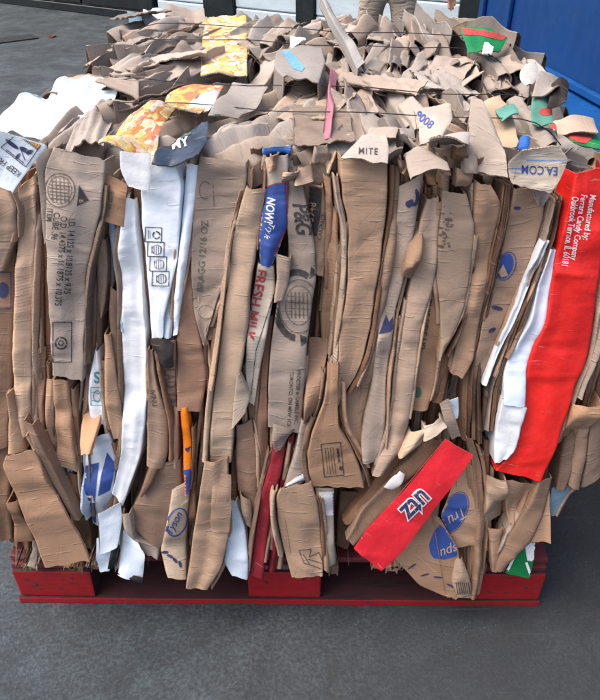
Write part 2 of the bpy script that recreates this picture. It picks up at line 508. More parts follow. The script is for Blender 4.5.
# ------------------------------------------------------------------ red pallet
mred = mat_paint('worn_red_paint', (158, 22, 28), 0.6, (80, 36, 38), 0.95, 16, (1, 2.5, 2.5))
mredd = mat_paint('scraped_red_board', (104, 40, 44), 0.7, (118, 100, 98), 0.8, 7, (0.6, 4, 4))
mwood = mat_paint('shade_dark_pallet_wood', (58, 40, 38), 0.85, (38, 28, 28), 0.8, 8, (0.6, 4, 4))  # inner boards and blocks, coloured dark for the shade inside the pallet
mwearshade = mat_paint('shade_and_wear_paint', (62, 28, 30), 0.8, (36, 27, 28), 0.9, 7, (0.5, 3, 3))  # worn paint, with the shade of the pallet openings put into its colour
mnail = mat_paint('rusty_nail', (64, 52, 48), 0.6, None)
PB = (0.0, 0.5, 0.0)
pal = empty('wooden_pallet', PB, 'worn red painted wooden pallet under the cardboard bale', 'pallet', rz=R(-0.5))
def pbox(name, x0, x1, y0, y1, z0, z1, mat, bev=0.004, jit_=0.0):
    return bevel_box(name, (x1 - x0, y1 - y0, z1 - z0), ((x0 + x1) / 2, (y0 + y1) / 2 - 0.5, (z0 + z1) / 2), mat, pal, bev, 2, jitter=jit_)
W2 = 0.61
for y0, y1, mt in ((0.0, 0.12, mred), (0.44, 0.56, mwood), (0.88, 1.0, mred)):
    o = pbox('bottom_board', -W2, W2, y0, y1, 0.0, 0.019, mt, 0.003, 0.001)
    o.data.materials.append(mwearshade)            # upper face painted dark: shade under the deck plus rubbed-off paint
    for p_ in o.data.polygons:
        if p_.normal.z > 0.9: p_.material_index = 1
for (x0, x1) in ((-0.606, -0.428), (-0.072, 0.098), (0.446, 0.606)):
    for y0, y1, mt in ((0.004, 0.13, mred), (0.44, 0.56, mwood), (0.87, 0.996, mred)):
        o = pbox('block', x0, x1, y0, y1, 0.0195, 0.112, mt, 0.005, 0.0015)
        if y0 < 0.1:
            o.data.materials.append(mwearshade)
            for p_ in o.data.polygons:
                if p_.normal.y > -0.6: p_.material_index = 1  # all but the front face coloured dark to stand for shade in the openings
            for kx in (0.25, 0.75):
                nb_ = bmesh.new()
                bmesh.ops.create_cone(nb_, cap_ends=True, segments=10, radius1=0.004, radius2=0.0034, depth=0.002, matrix=Matrix.Rotation(math.pi / 2, 4, 'X'))
                nm = bpy.data.meshes.new('nail_head'); nb_.to_mesh(nm); nb_.free(); nm.materials.append(mnail)
                link_mesh('nail_head', nm, o, ((kx - 0.5) * (x1 - x0), -(y1 - y0) / 2 - 0.0005, random.uniform(-0.02, 0.03)))
    pbox('stringer_board', x0 - 0.001, x1 + 0.001, 0.012, 0.988, 0.1125, 0.1265, mredd, 0.003, 0.001)
y = 0.022
for i, wd in enumerate((0.115, 0.10, 0.10, 0.10, 0.10, 0.10, 0.115)):
    pbox('deck_board', -W2 - random.uniform(0, 0.006), W2 + random.uniform(0, 0.006), y, y + wd, 0.127, 0.143, mredd, 0.003, 0.001)
    y += wd + 0.0375

# ------------------------------------------------------------------ the bale
BB = (0.0, 0.5, 0.145)
bale = empty('cardboard_bale', BB, 'wire tied bale of crushed cardboard boxes standing on the red pallet', 'bale')

# dense inside, so that no gap looks through
def core():
    nx, ny, nz = 34, 24, 24
    rng = np.random.default_rng(3)
    bm = bmesh.new()
    bmesh.ops.create_cube(bm, size=2)
    bmesh.ops.subdivide_edges(bm, edges=list(bm.edges), cuts=22, use_grid_fill=True)
    co = np.array([v.co[:] for v in bm.verts])
    s, t, w = co.T
    z = 0.15 + (w + 1) / 2 * 0.80
    zf = (w + 1) / 2
    xl = -0.565 + 0.19 * zf; xr = 0.555 - 0.02 * zf
    X = xl + (xr - xl) * (s + 1) / 2
    yf = FA + FB * z + 0.075; yb = 0.965 - 0.05 * zf
    Y = yf + (yb - yf) * (t + 1) / 2
    z = z + 0.05 * Y * zf
    n = fourier(X * 3, Y * 3 + z * 2, 1.6, rng, 7) * 0.012
    for v, x_, y_, z_, d in zip(bm.verts, X, Y, z, n):
        v.co = (x_ + d * 0.6 - BB[0], y_ + d - BB[1], z_ + d * (1 if z_ > 0.5 else 0) - BB[2])
    me = bpy.data.meshes.new('pressed_core'); bm.to_mesh(me); bm.free()
    k = N('pressed_cardboard')
    tc = k.n('TexCoord')
    mp = k.n('Mapping'); k.l(tc.outputs['Object'], mp.inputs[0]); mp.inputs['Scale'].default_value = (90, 6, 4)
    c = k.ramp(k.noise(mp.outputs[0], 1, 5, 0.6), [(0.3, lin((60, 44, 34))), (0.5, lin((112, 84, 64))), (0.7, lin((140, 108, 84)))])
    k.l(c, k.b.inputs['Base Color']); k.b.inputs['Roughness'].default_value = 0.9
    k.l(k.bump(k.noise(mp.outputs[0], 1, 5, 0.6), 1.0, 0.02), k.b.inputs['Normal'])
    me.materials.append(k.m)
    o = link_mesh('pressed_core', me, bale)
    o['kind'] = 'stuff'
core()

SEED = [100]
def strip(rows, off=0.02, col='k', plane='front', name='cardboard_strip', mat=None, bulge=0.005, roll=0.010, wing=0.06,
          lf=0.0013, kink=0.004, twist=0.10, crease=1.3, crumple=0.0, thick=0.0026, ragged=0.0022, smooth=0.08, label=None,
          parent=None, cjit=0.12, seed=None, zs=None, pleats=0.0, tilt=0.0, buckle=1.0):
    SEED[0] += 1
    rng = np.random.default_rng(seed if seed is not None else SEED[0])
    r = np.array(rows, float)
    mid = (r[:, :2] + r[:, 2:]) / 2
    ln = np.concatenate([[0], np.cumsum(np.linalg.norm(np.diff(mid, axis=0), axis=1))])
    L = ln[-1]
    wid = np.linalg.norm(r[:, 2:] - r[:, :2], axis=1).max()
    nr = int(np.clip(L / 3.0, 8, 120)); nc = int(np.clip(wid / 2.2, 7, 30))
    tv = np.linspace(0, L, nr)
    q = np.stack([np.interp(tv, ln, r[:, i]) for i in range(4)], 1)
    if smooth > 0:
        kz = max(1, int(nr * smooth))
        ker = np.hanning(2 * kz + 3)[1:-1]; ker /= ker.sum()
        pad = np.concatenate([2 * q[:1] - q[1:kz + 1][::-1], q, 2 * q[-1:] - q[-kz - 1:-1][::-1]])
        q = np.stack([np.convolve(pad[:, i], ker, 'valid') for i in range(4)], 1)
    u = np.linspace(0, 1, nc); u = (0.5 - 0.5 * np.cos(np.pi * u)) * 0.5 + u * 0.5; u = u[None, :]; v = np.linspace(0, 1, nr)[:, None]
    # small wobble of both edges
    wob = 0.012 * wid + 0.5
    q = q + np.stack([np.convolve(rng.normal(0, 1, nr + 8), np.hanning(9) / 4, 'same')[4:-4] * wob * 0.6] * 2 +
                     [np.convolve(rng.normal(0, 1, nr + 8), np.hanning(9) / 4, 'same')[4:-4] * wob * 0.6] * 2, 1) * np.array([1, 0.2, 1, 0.2])
    px = q[:, 0:1] * (1 - u) + q[:, 2:3] * u
    py = q[:, 1:2] * (1 - u) + q[:, 3:4] * u
    # ragged ends
    e = np.convolve(rng.normal(0, 1, nc + 8), np.hanning(7) / 2.2, 'same')[4:-4] + rng.normal(0, 0.12, nc)
    rag = np.clip(np.abs(v - 0.5) * 2 - 0.9, 0, 1) * 10
    py = py + rag * e[None, :] * ragged * 350
    n, p0 = PLANES[plane]
    P = hit(px, py, plane, off)
    if zs is not None:
        zz = np.interp(tv, np.linspace(0, L, len(zs)), zs)[:, None] * np.ones((1, nc))
        P = hit(px, py, plane, off + zz)
    wm = np.linalg.norm(P[:, -1] - P[:, 0], axis=1).max()
    lm = np.linalg.norm(np.diff(P[:, nc // 2], axis=0), axis=1).sum()
    sgrid = u * wm + 0 * v; tgrid = v * lm + 0 * u
    D = 0.3 * bulge * (1 - (2 * u - 1) ** 2) + lf * fourier(sgrid, tgrid, 9, rng)
    ez = np.clip(0.006 / max(wm, 0.01), 0.08, 0.4)
    ss = np.clip((np.abs(2 * u - 1) - (1 - ez)) / ez, 0, 1)
    D = D - roll * 0.22 * ss ** 2
    nk = max(3, int(lm / 0.09) + 2)
    D = D + np.interp(v[:, 0], np.linspace(0, 1, nk), rng.normal(0, kink, nk))[:, None]
    D = D + np.interp(v[:, 0], np.linspace(0, 1, nk), rng.normal(0, twist, nk))[:, None] * (u - 0.5) * wm
    ncr = rng.poisson(max(0.0, crease * lm / 0.035))
    for _ in range(int(ncr)):
        v0 = rng.uniform(0.02, 0.98) * lm; sl = rng.normal(0, 0.12); wd = rng.uniform(0.0025, 0.005)
        u0 = rng.uniform(0, 1); uw = rng.uniform(0.25, 0.9)
        win = np.clip(1.2 - np.abs(u - u0) / uw, 0, 1)
        dd = tgrid - v0 - sl * (sgrid - wm / 2)
        D = D + rng.choice([-1, 1]) * rng.uniform(0.0006, 0.0022) * np.exp(-(dd / wd) ** 2) * win + rng.normal(0, 0.0015) * np.tanh(dd / 0.012) * win
    D = D + tilt * (u - 0.5) * wm
    for _ in range(int(rng.poisson(buckle * lm / 0.13))):
        v0 = rng.uniform(0.03, 0.97) * lm; sl = rng.normal(0, 0.3); u0 = rng.uniform(0, 1); uw = rng.uniform(0.4, 1.4)
        dd = tgrid - v0 - sl * (sgrid - wm / 2)
        D = D + rng.choice([-1, 1]) * rng.uniform(0.0015, 0.0042) * np.exp(-np.abs(dd) / rng.uniform(0.004, 0.010)) * np.clip(1.2 - np.abs(u - u0) / uw, 0, 1)
    if pleats:
        ph = sgrid / rng.uniform(0.018, 0.03) + 0.4 * fourier(tgrid, tgrid * 0, 4, rng, 3)
        D = D + pleats * (2 * np.abs(2 * (ph - np.floor(ph + 0.5))) - 1)
    if wm > 0.035 and rng.random() < 0.6:
        u1 = rng.uniform(0.25, 0.75); D = D + rng.choice([-1, 1]) * rng.uniform(0.02, 0.09) * np.abs(u - u1) * wm
    for _ in range(int(crumple > 0) * int(5 + 5 * min(2, lm / 0.1))):
        a = rng.uniform(0, np.pi); s0 = rng.uniform(0, wm); t0 = rng.uniform(0, lm)
        dd = np.abs((sgrid - s0) * np.cos(a) + (tgrid - t0) * np.sin(a))
        D = D + rng.normal(0, 1) * crumple * (np.minimum(dd, 0.06) - 0.03)
    P = P + D[..., None] * n
    cols = [P]; ucols = [np.stack([sgrid, tgrid], -1)]
    if wing > 0:
        back = -n
        for side, k0 in ((0, 0), (1, -1)):
            edge = P[:, k0]; sg = -1 if side == 0 else 1
            adds = []; uadd = []
            dep0 = 0.0
            for f_, inn in ((0.0014 / wing, 0.10), (0.0040 / wing, 0.10), (0.45, 0.05), (1.0, -0.12)):
                dd = wing * f_ * (1 + 0.15 * rng.normal(0, 1, (nr, 1)) * 0.3)
                adds.append(edge + back * dd + np.array([1.0, 0, 0]) * sg * -(inn - 0.1) * wing * 0.35)
                uu = np.stack([np.full(nr, sgrid[0, k0] + sg * wing * f_), tgrid[:, 0]], -1)
                uadd.append(uu)
            A = np.stack(adds, 1); UA = np.stack(uadd, 1)
            if side == 0:
                cols.insert(0, A[:, ::-1]); ucols.insert(0, UA[:, ::-1])
            else:
                cols.append(A); ucols.append(UA)
    G = np.concatenate(cols, 1); UVs = np.concatenate(ucols, 1)
    # what hangs below the deck stays in front of the pallet
    lo = G[..., 2] < 0.165
    G[..., 1] = np.where(lo, np.minimum(G[..., 1], -0.012 - thick), G[..., 1])
    if mat is None: mat = 'kraft'
    c = jit(col, rng, cjit)
    return place(name, G, thick, mat, c, UVs, parent or bale, label, BB)

def sheet(c, s, t, w, l, col='k', name='crumpled_flap', mat='kraft', crumple=0.35, lf=0.006, curl=0.0, nr=None, nc=None,
          thick=0.0022, wave=0.0, rng=None, label=None, trim=0.0, pleat=0.0, zmax=None):
    """free sheet: centre c, across s, along t (unit vectors)"""
    SEED[0] += 1
    rng = rng or np.random.default_rng(SEED[0])
    s = np.array(s, float); t = np.array(t, float); s /= np.linalg.norm(s)
    t = t - s * (t @ s); t /= np.linalg.norm(t)
    n = np.cross(s, t)
    nr = nr or int(np.clip(l / 0.0055, 8, 50)); nc = nc or int(np.clip(w / 0.0055, 7, 40))
    a = np.linspace(-0.5, 0.5, nc)[None, :] * w + np.zeros((nr, 1)); b = np.linspace(-0.5, 0.5, nr)[:, None] * l + np.zeros((1, nc))
    if trim:
        f = 1 + trim * np.interp(b, np.linspace(-l / 2, l / 2, 5), rng.normal(0, 1, 5))
        a = a * np.clip(f, 0.35, 1.4)
        b = b * (1 + trim * 0.6 * np.interp(a, np.linspace(-w / 2, w / 2, 5), rng.normal(0, 1, 5)))
    D = lf * fourier(a, b, 8, rng) + curl * (a ** 2) / max(w, 0.01) * 4
    for _ in range(int(6 + 14 * min(2.0, (w + l) / 0.3))):
        th = rng.uniform(0, np.pi); s0 = rng.uniform(-w / 2, w / 2); t0 = rng.uniform(-l / 2, l / 2)
        dd = np.abs((a - s0) * np.cos(th) + (b - t0) * np.sin(th))
        rad = rng.uniform(0.012, 0.04)
        D = D + rng.normal(0, 1) * crumple * (np.minimum(dd, rad) - rad / 2)
    if wave: D = D + wave * fourier(a * 0.4, b, 7, rng, 3)
    if pleat:
        wl = rng.uniform(0.018, 0.045)
        ph = a / wl + 0.35 * fourier(b, b * 0, 4, rng, 3) + rng.uniform(0, 1)
        tri = 2 * np.abs(2 * (ph - np.floor(ph + 0.5))) - 1
        D = D + pleat * tri * (0.6 + 0.4 * fourier(a, b, 6, rng, 3))
    D = D + 0.0012 * fourier(a, b, 45, rng, 6)
    bend = crumple * 0.10 * fourier(b, b, 5, rng, 3) * w
    P = np.array(c, float) + (a + bend)[..., None] * s + b[..., None] * t + D[..., None] * n
    lo = (P[..., 2] < 0.165) & (P[..., 1] < 0.03)
    P[..., 1] = np.where(lo, np.minimum(P[..., 1], -0.016), P[..., 1])
    if zmax is not None: P[..., 2] = np.minimum(P[..., 2], zmax)
    uv = np.stack([a + 0.5 * w, b + 0.5 * l], -1)
    return place(name, P, thick, mat, jit(col, rng, 0.09), uv, bale, label, BB)

# ---- prints on a sheet: outlines are dropped onto the sheet's own surface
TEXTS = {}
def text_tris(s, bold=0.0, shear=0.0, spacing=1.0):
    key = (s, bold, shear, spacing)
    return TEXTS[key]
TEXT_WANT = []
def subdivide_tris(V, T, maxe):
    bm = bmesh.new()
    vs_ = [bm.verts.new((x, y, 0)) for x, y in V]
    for t in T:
        try: bm.faces.new([vs_[i] for i in t])
        except ValueError: pass
    for _ in range(5):
        long_ = [e for e in bm.edges if e.calc_length() > maxe]
        if not long_: break
        bmesh.ops.subdivide_edges(bm, edges=long_, cuts=1)
        bmesh.ops.triangulate(bm, faces=list(bm.faces))
    bm.verts.index_update()
    Vn = np.array([v.co[:2] for v in bm.verts]); Tn = [[v.index for v in f.verts] for f in bm.faces]
    bm.free()
    return Vn, Tn

def poly_tris(pts):
    from mathutils.geometry import tessellate_polygon
    tri = tessellate_polygon([[Vector((x, y, 0)) for x, y in pts]])
    return list(pts), [list(t) for t in tri]
def ring(cx, cy, rx, ry, wd, a0=0, a1=360, rot=0, n=36):
    V, T = [], []
    c, s = math.cos(R(rot)), math.sin(R(rot))
    for i in range(n + 1):
        a = R(a0 + (a1 - a0) * i / n)
        for k_ in (0, 1):
            x = (rx - k_ * wd) * math.cos(a); y = (ry - k_ * wd) * math.sin(a)
            V.append((cx + x * c - y * s, cy + x * s + y * c))
    for i in range(n):
        T += [[2 * i, 2 * i + 1, 2 * i + 2], [2 * i + 1, 2 * i + 3, 2 * i + 2]]
    return V, T
def ell(cx, cy, rx, ry, rot=0, n=28):
    c, s = math.cos(R(rot)), math.sin(R(rot))
    return poly_tris([(cx + rx * math.cos(a) * c - ry * math.sin(a) * s, cy + rx * math.cos(a) * s + ry * math.sin(a) * c)
                      for a in [2 * math.pi * i / n for i in range(n)]])
def line(x0, y0, x1, y1, wd):
    d = np.array([x1 - x0, y1 - y0], float); d /= np.linalg.norm(d); n = np.array([-d[1], d[0]]) * wd / 2
    return [(x0 + n[0], y0 + n[1]), (x1 + n[0], y1 + n[1]), (x1 - n[0], y1 - n[1]), (x0 - n[0], y0 - n[1])], [[0, 1, 2], [0, 2, 3]]
def frame(x0, y0, w, h, wd, rot=0):
    c, s = math.cos(R(rot)), math.sin(R(rot))
    P_ = [(x0 + a * w * c - b * h * s, y0 + a * w * s + b * h * c) for a, b in ((0, 0), (1, 0), (1, 1), (0, 1))]
    out = []
    for i in range(4): out.append(line(*P_[i], *P_[(i + 1) % 4], wd))
    return merge(out)
def merge(parts):
    V, T = [], []
    for v, t in parts:
        o = len(V); V += [tuple(p) for p in v]; T += [[i + o for i in q] for q in t]
    return V, T
def word(s, x, y, size, ang, bold=0.0, shear=0.0, spacing=1.0, sx=1.0):
    V, T = text_tris(s, bold, shear, spacing)
    a = R(ang); c, sn = math.cos(a), math.sin(a)
    return [(x + (tx * sx * c + ty * sn) * size, y + (tx * sx * sn - ty * c) * size) for tx, ty in V], T

PRINTS = []
def put(obj, shape, ink, name='lettering', lift=0.0011, maxe=3.0):
    V, T = shape
    V, T = subdivide_tris(V, T, maxe)
    pv, pq = o_tree[obj.name]
    tree = BVHTree.FromPolygons([Vector(p) for p in pv], [list(map(int, f)) for f in pq])
    d = ray(V[:, 0], V[:, 1])
    d /= np.linalg.norm(d, axis=1, keepdims=True)
    pos, ok = [], []
    org = Vector(CAM)
    for dv in d:
        loc, nrm, idx, dist = tree.ray_cast(org, Vector(dv))
        if loc is None: pos.append((0, 0, 0)); ok.append(False)
        else:
            if nrm.dot(Vector(dv)) > 0: nrm = -nrm
            pos.append(tuple(loc + nrm * lift)); ok.append(True)
    T = [t for t in T if all(ok[i] for i in t)]
    if not T: return None
    used = sorted({i for t in T for i in t}); mp = {o: i for i, o in enumerate(used)}
    pts = np.array([pos[i] for i in used])
    c = pts.mean(0)
    me = bpy.data.meshes.new(name)
    me.from_pydata((pts - c).tolist(), [], [[mp[i] for i in t] for t in T])
    me.polygons.foreach_set('use_smooth', np.ones(len(T), dtype=bool))
    me.materials.append(M[ink])
    wl = Vector(obj.location) + Vector(BB)
    return link_mesh(name, me, obj, tuple(Vector(c) - wl))

def prepare_texts(specs):
    objs = []
    for s, bold, shear, spacing in specs:
        cu = bpy.data.curves.new('txt', 'FONT')
        cu.body = s; cu.size = 1.0; cu.offset = bold; cu.shear = shear; cu.space_character = spacing
        cu.resolution_u = 3; cu.fill_mode = 'FRONT'
        o = bpy.data.objects.new('txt', cu); COL.objects.link(o); objs.append((o, (s, bold, shear, spacing)))
    bpy.context.view_layer.update()
    dg = bpy.context.evaluated_depsgraph_get()
    for o, key in objs:
        me = bpy.data.meshes.new_from_object(o.evaluated_get(dg))
        bm = bmesh.new(); bm.from_mesh(me)
        bmesh.ops.triangulate(bm, faces=list(bm.faces))
        bm.verts.index_update()
        TEXTS[key] = ([tuple(v.co[:2]) for v in bm.verts], [[v.index for v in f.verts] for f in bm.faces])
        bm.free(); bpy.data.meshes.remove(me)
    for o, key in objs:
        cu = o.data; bpy.data.objects.remove(o); bpy.data.curves.remove(cu)
B1_, B2_ = 0.012, 0.025
prepare_texts([
    ('I.D. 14.125 x 10.8125 x 9.75', B1_, 0, 1), ('O.D. 14.4375 x 11.1875 x 10.375', B1_, 0, 1), ('CUBE .96', B1_, 0, 1), ('ITEM', B1_, 0, 1),
    ('01-08 2016', 0, 0, 1), ('BRAGG 12/16 OZ', B1_, 0, 1), ('FRESH MILK', B2_, 0, 1), ('NOW!', B2_, 0.2, 1), ('Try it', 0, 0.3, 1),
    ('COUNT', B1_, 0, 1), ('P&G', B2_, 0.3, 0.9), ('7/3948', B1_, 0, 1), ('CAREPACK', 0, 0, 1),
    ('PROCTER & GAMBLE INC.', B1_, 0, 1), ('TORONTO, ON M5W 1C5', B1_, 0, 1), ('THIS SIDE UP', B1_, 0, 1), ('MITE', B1_, 0, 1.2),
    ('Manufactured by:', B1_, 0, 1), ('Ferrara Candy Company', B1_, 0, 1), ('Oakbrook Terrace, IL 60181', B1_, 0, 1), ('utz', 0.07, 0, 1.02), ('utz', 0.02, 0, 1.02),
    ('Tru', 0, 0.3, 1), ('spu', 0, 0.3, 1), ('SOLAD YARD', 0, 0, 1.1), ('IVINU', B1_, 0, 1), ('EA.COM', B1_, 0, 1), ('9008', B1_, 0, 1), ('MY', B2_, 0, 1),
    ('KEEP FROZEN', B1_, 0, 1), ('CONTENTS', B1_, 0, 1), ('DAIRY', B2_, 0, 1), ('S', B2_, 0, 1), ('Tyson', B1_, 0.3, 1), ('RECYCLE', 0, 0, 1),
    ('PULL', 0, 0, 1), ('PUR', 0, 0, 1), ('BURST TEST', 0, 0, 1), ('GROSS WT', 0, 0, 1), ('EST', 0, 0, 1), ('B', B1_, 0, 1)])

exec_order = 'front, top, sides, wires'
# ================================================================== FRONT FACE
# ---- thin sheet edges packed behind everything
def lean(x):                       # how far sheets slant by the bottom
    return np.interp(x, [0, 90, 200, 400, 470, 560, 610], [0, 2, -12, -22, -52, -80, -70])
x = -8.0
rf = np.random.default_rng(77)
while x < 606:
    w_ = rf.uniform(4.5, 9)
    ln_ = lean(x) + rf.normal(0, 5)
    y0 = rf.uniform(168, 190); y1 = rf.uniform(528, 556)
    m1 = rf.normal(0, 2.5); m2 = rf.normal(0, 2.5)
    rows = [(x, y0, x + w_, y0 + rf.normal(0, 4)), (x + ln_ * 0.3 + m1, y0 + 120, x + w_ + ln_ * 0.3 + m1, y0 + 120),
            (x + ln_ * 0.65 + m2, y0 + 240, x + w_ + ln_ * 0.65 + m2, y0 + 240), (x + ln_, y1, x + w_ + ln_, y1)]
    strip(rows, rf.uniform(-0.045, -0.012), rf.choice(['kd', 'k3', 'kd', 'k2', 'kdd', 'kg']), bulge=0.004, roll=0.006, wing=0.05,
          kink=0.004, twist=0.3, name='sheet_edge', thick=0.003, cjit=0.12)
    x += w_ * rf.uniform(0.8, 1.15)

S = {}
re_ = np.random.default_rng(909)
def st(key, rows, off=0.02, col='k', **kw):
    S[key] = strip(rows, off, col, **kw)
    ys = [r_[1] for r_ in rows]
    if key in ('UTZ', 'OVA', 'OVB', 'X1', 'X2', 'X3', 'W3', 'B1') or ys[-1] - ys[0] < 85 or kw.get('name', 'x') == 'sheet_edge': return
    for side in (0, 1, 0, 1):
        if re_.random() > 0.66 or (key, side) in (('K6', 1), ('PG', 1), ('PG', 0), ('FR', 0), ('FR', 1), ('BR', 0), ('DK', 0), ('K11', 0), ('RED', 0), ('W5', 1), ('W2', 1), ('K2', 0), ('K15', 0), ('ID', 0)): continue
        a_, b_ = sorted(re_.uniform(0, 1, 2)); a_, b_ = a_ * 0.4, 0.6 + 0.4 * b_
        rr = np.array(rows, float)
        ln_ = np.linspace(0, 1, len(rr)); tt = np.linspace(a_, b_, len(rr) + 1)
        q_ = np.stack([np.interp(tt, ln_, rr[:, i]) for i in range(4)], 1)
        w0 = re_.uniform(1.8, 4.6); g_ = re_.uniform(-0.8, 4.0)
        sl = re_.normal(0, 2.0) * np.linspace(0, 1, len(tt))
        if side == 0: new = [(e[0] - w0 - g_ + d_, e[1], e[0] - g_ + d_ + 0.8, e[1] + 1) for e, d_ in zip(q_, sl)]
        else: new = [(e[2] + g_ + d_ - 0.8, e[3], e[2] + g_ + w0 + d_, e[3] + 1) for e, d_ in zip(q_, sl)]
        strip(new, off - re_.uniform(0.002, 0.012), re_.choice(['k2', 'k3', 'kd', 'kg', 'k', 'kl']), name='board_sliver', wing=0.04, twist=0.25, kink=0.003, cjit=0.14)
FLAT = dict(bulge=0.002, roll=0.003, wing=0.0, twist=0.06, kink=0.003)
BOX = dict(bulge=0.003, roll=0.005, wing=0.05, twist=0.06, kink=0.003, smooth=0.04)

# left end
st('L2', [(-14, 232, 15, 235), (-14, 300, 14, 300), (-14, 360, 12, 365), (-14, 450, 9, 445)], 0.0, 'k3')
st('L2b', [(-14, 380, 6, 385), (-14, 430, 9, 430), (-12, 500, 10, 500), (-6, 545, 12, 540)], -0.01, 'kd')
st('L1', [(-16, 178, 2, 181), (-16, 200, 17, 206), (-16, 214, 15, 216), (-16, 235, 16, 234), (-16, 272, 1, 272)], 0.03, 'k', crumple=0.08)
st('L3', [(18, 188, 36, 174), (17, 240, 35, 240), (15, 290, 33, 285), (13, 335, 31, 340), (14, 400, 30, 400), (16, 440, 32, 432)], 0.018, 'kl')
st('L4a', [(34, 172, 39, 174), (33, 240, 38, 240), (31, 340, 37, 340), (31, 432, 37, 440)], 0.012, 'k2')
st('L4b', [(38, 182, 43, 184), (38, 260, 44, 260), (37, 340, 43, 345), (38, 425, 44, 430)], 0.006, 'kd')
st('L4c', [(43, 216, 50, 220), (44, 300, 50, 300), (45, 380, 52, 380), (48, 440, 58, 450)], 0.004, 'kr')
st('L5s', [(36, 147, 54, 149), (35, 165, 44, 172), (40, 200, 47, 196), (43, 245, 48, 240)], 0.030, 'kg', smooth=0.04)
st('ID', [(54, 147, 106, 160), (43, 172, 105, 178), (47, 196, 102, 210), (47, 232, 93, 245), (49, 280, 84, 275), (51, 330, 84, 330), (52, 376, 82, 382)],
   0.040, 'kg', mat='smooth', label='grey tan carton panel printed with box dimensions and a round stamp', name='printed_panel', **BOX)
st('L6a', [(93, 240, 98, 238), (87, 262, 97, 262), (84, 300, 97, 310), (85, 380, 93, 380), (80, 420, 88, 405)], 0.012, 'k3')
st('L6b', [(97, 236, 105, 240), (97, 262, 107, 268), (97, 300, 105, 305), (99, 319, 102, 318)], 0.022, 'k2')
st('L7', [(106, 174, 127, 184), (102, 200, 126, 206), (99, 220, 124, 226)], 0.036, 'ko', name='printed_flap', label='small tan flap with a printed date', **FLAT)
st('W2a', [(106, 216, 114, 222), (112, 260, 120, 262), (119, 300, 126, 300), (121, 330, 127, 330)], 0.018, 'wb', mat='coat', name='white_carton_strip')
st('W2', [(126, 196, 133, 202), (117, 250, 137, 243), (122, 290, 142, 290), (121, 340, 146, 340), (124, 400, 147, 400), (122, 450, 143, 450), (112, 493, 122, 507)],
   0.034, 'w', mat='coat', name='white_carton_strip', bulge=0.002, roll=0.004, crease=1.6, crumple=0.03, label='long curved white carton strip beside the recycling label panel')
st('W1', [(120, 152, 151, 153), (121, 170, 151, 172), (129, 187, 150, 190)], 0.062, 'w', mat='coat', name='white_carton_flap', **FLAT)
st('W3', [(151, 163, 177, 166), (141, 190, 183, 184), (142, 224, 181, 222), (146, 262, 177, 262), (150, 310, 165, 312), (152, 339, 163, 337)],
   0.034, 'w', mat='coat', name='white_carton_panel', bulge=0.004, roll=0.005, wing=0.05, crease=1.2, crumple=0.03, label='white carton panel with a black four part recycling label')
st('W3b', [(173, 226, 182, 222), (170, 262, 178, 262), (164, 312, 174, 310), (163, 338, 172, 335)], 0.026, 'wb', mat='coat', name='white_carton_strip')
st('W4', [(186, 163, 198, 166), (183, 200, 195, 200), (179, 255, 189, 250), (174, 300, 182, 295), (172, 336, 177, 335)], 0.036, 'w', mat='coat', name='white_carton_strip', bulge=0.003)
st('K1', [(133, 188, 142, 190), (134, 224, 143, 224), (140, 285, 148, 285), (144, 340, 152, 345), (147, 385, 155, 385), (150, 425, 163, 425)], 0.008, 'kd')
st('K2', [(152, 338, 177, 337), (153, 362, 176, 368), (160, 400, 177, 404), (166, 425, 180, 425), (168, 464, 180, 464)], 0.016, 'k3', label='brown strip with dark grey lettering under the white panels', name='printed_strip')
st('K2c', [(152, 334, 176, 334), (153, 350, 175, 350), (158, 362, 176, 362)], 0.020, 'dk', crumple=0.5, name='crumpled_scrap', wing=0.0)
st('K2b', [(152, 464, 180, 461), (142, 490, 181, 490), (130, 514, 177, 510), (128, 526, 168, 532), (146, 541, 160, 549)], 0.038, 'k3', mat='smooth', bulge=0.012, crease=0.3, name='cardboard_panel')
st('K3', [(147, 350, 152, 352), (147, 380, 156, 385), (146, 420, 167, 422), (147, 445, 167, 455), (147, 465, 163, 469)], 0.044, 'k2', name='printed_strip')
st('K3c', [(150, 468, 158, 470), (144, 482, 151, 485), (139, 497, 142, 498)], 0.05, 'k3', roll=0.012)
st('K4', [(188, 238, 194, 240), (184, 278, 192, 280), (178, 310, 194, 310), (176, 340, 202, 345), (177, 380, 207, 376), (178, 409, 201, 410)], 0.030, 'kr', mat='smooth', name='cardboard_panel')
st('BR', [(200, 157, 247, 162), (195, 190, 246, 188), (193, 215, 239, 212), (192, 240, 229, 242), (191, 280, 225, 280), (193, 308, 217, 300), (204, 346, 208, 330)],
   0.034, 'kg', mat='smooth', name='printed_panel', label='greyish kraft panel with faded green lettering', **BOX)
st('BRc', [(218, 298, 223, 292), (208, 326, 219, 322), (207, 338, 212, 341)], 0.024, 'k')
st('K7', [(213, 330, 221, 327), (210, 350, 222, 345), (208, 400, 217, 400), (206, 440, 212, 450)], 0.030, 'k2', name='cardboard_strip')
st('K6', [(246, 187, 267, 190), (240, 206, 264, 207), (232, 240, 258, 242), (227, 285, 250, 285), (222, 330, 248, 330), (217, 370, 242, 365), (213, 400, 236, 395), (210, 440, 233, 440), (209, 464, 231, 465)],
   0.046, 'kl', bulge=0.006, name='cardboard_strip')
st('K6b', [(205, 460, 227, 460), (199, 500, 229, 500), (193, 535, 229, 535), (190, 565, 222, 565), (186, 587, 208, 588)], 0.056, 'k', name='hanging_flap', bulge=0.003, roll=0.004, wing=0.012, twist=0.05, label='long tan flap hanging over the pallet edge')
st('K6c', [(213, 472, 231, 476), (211, 510, 231, 512), (210, 530, 229, 532)], 0.062, 'k2', **FLAT)
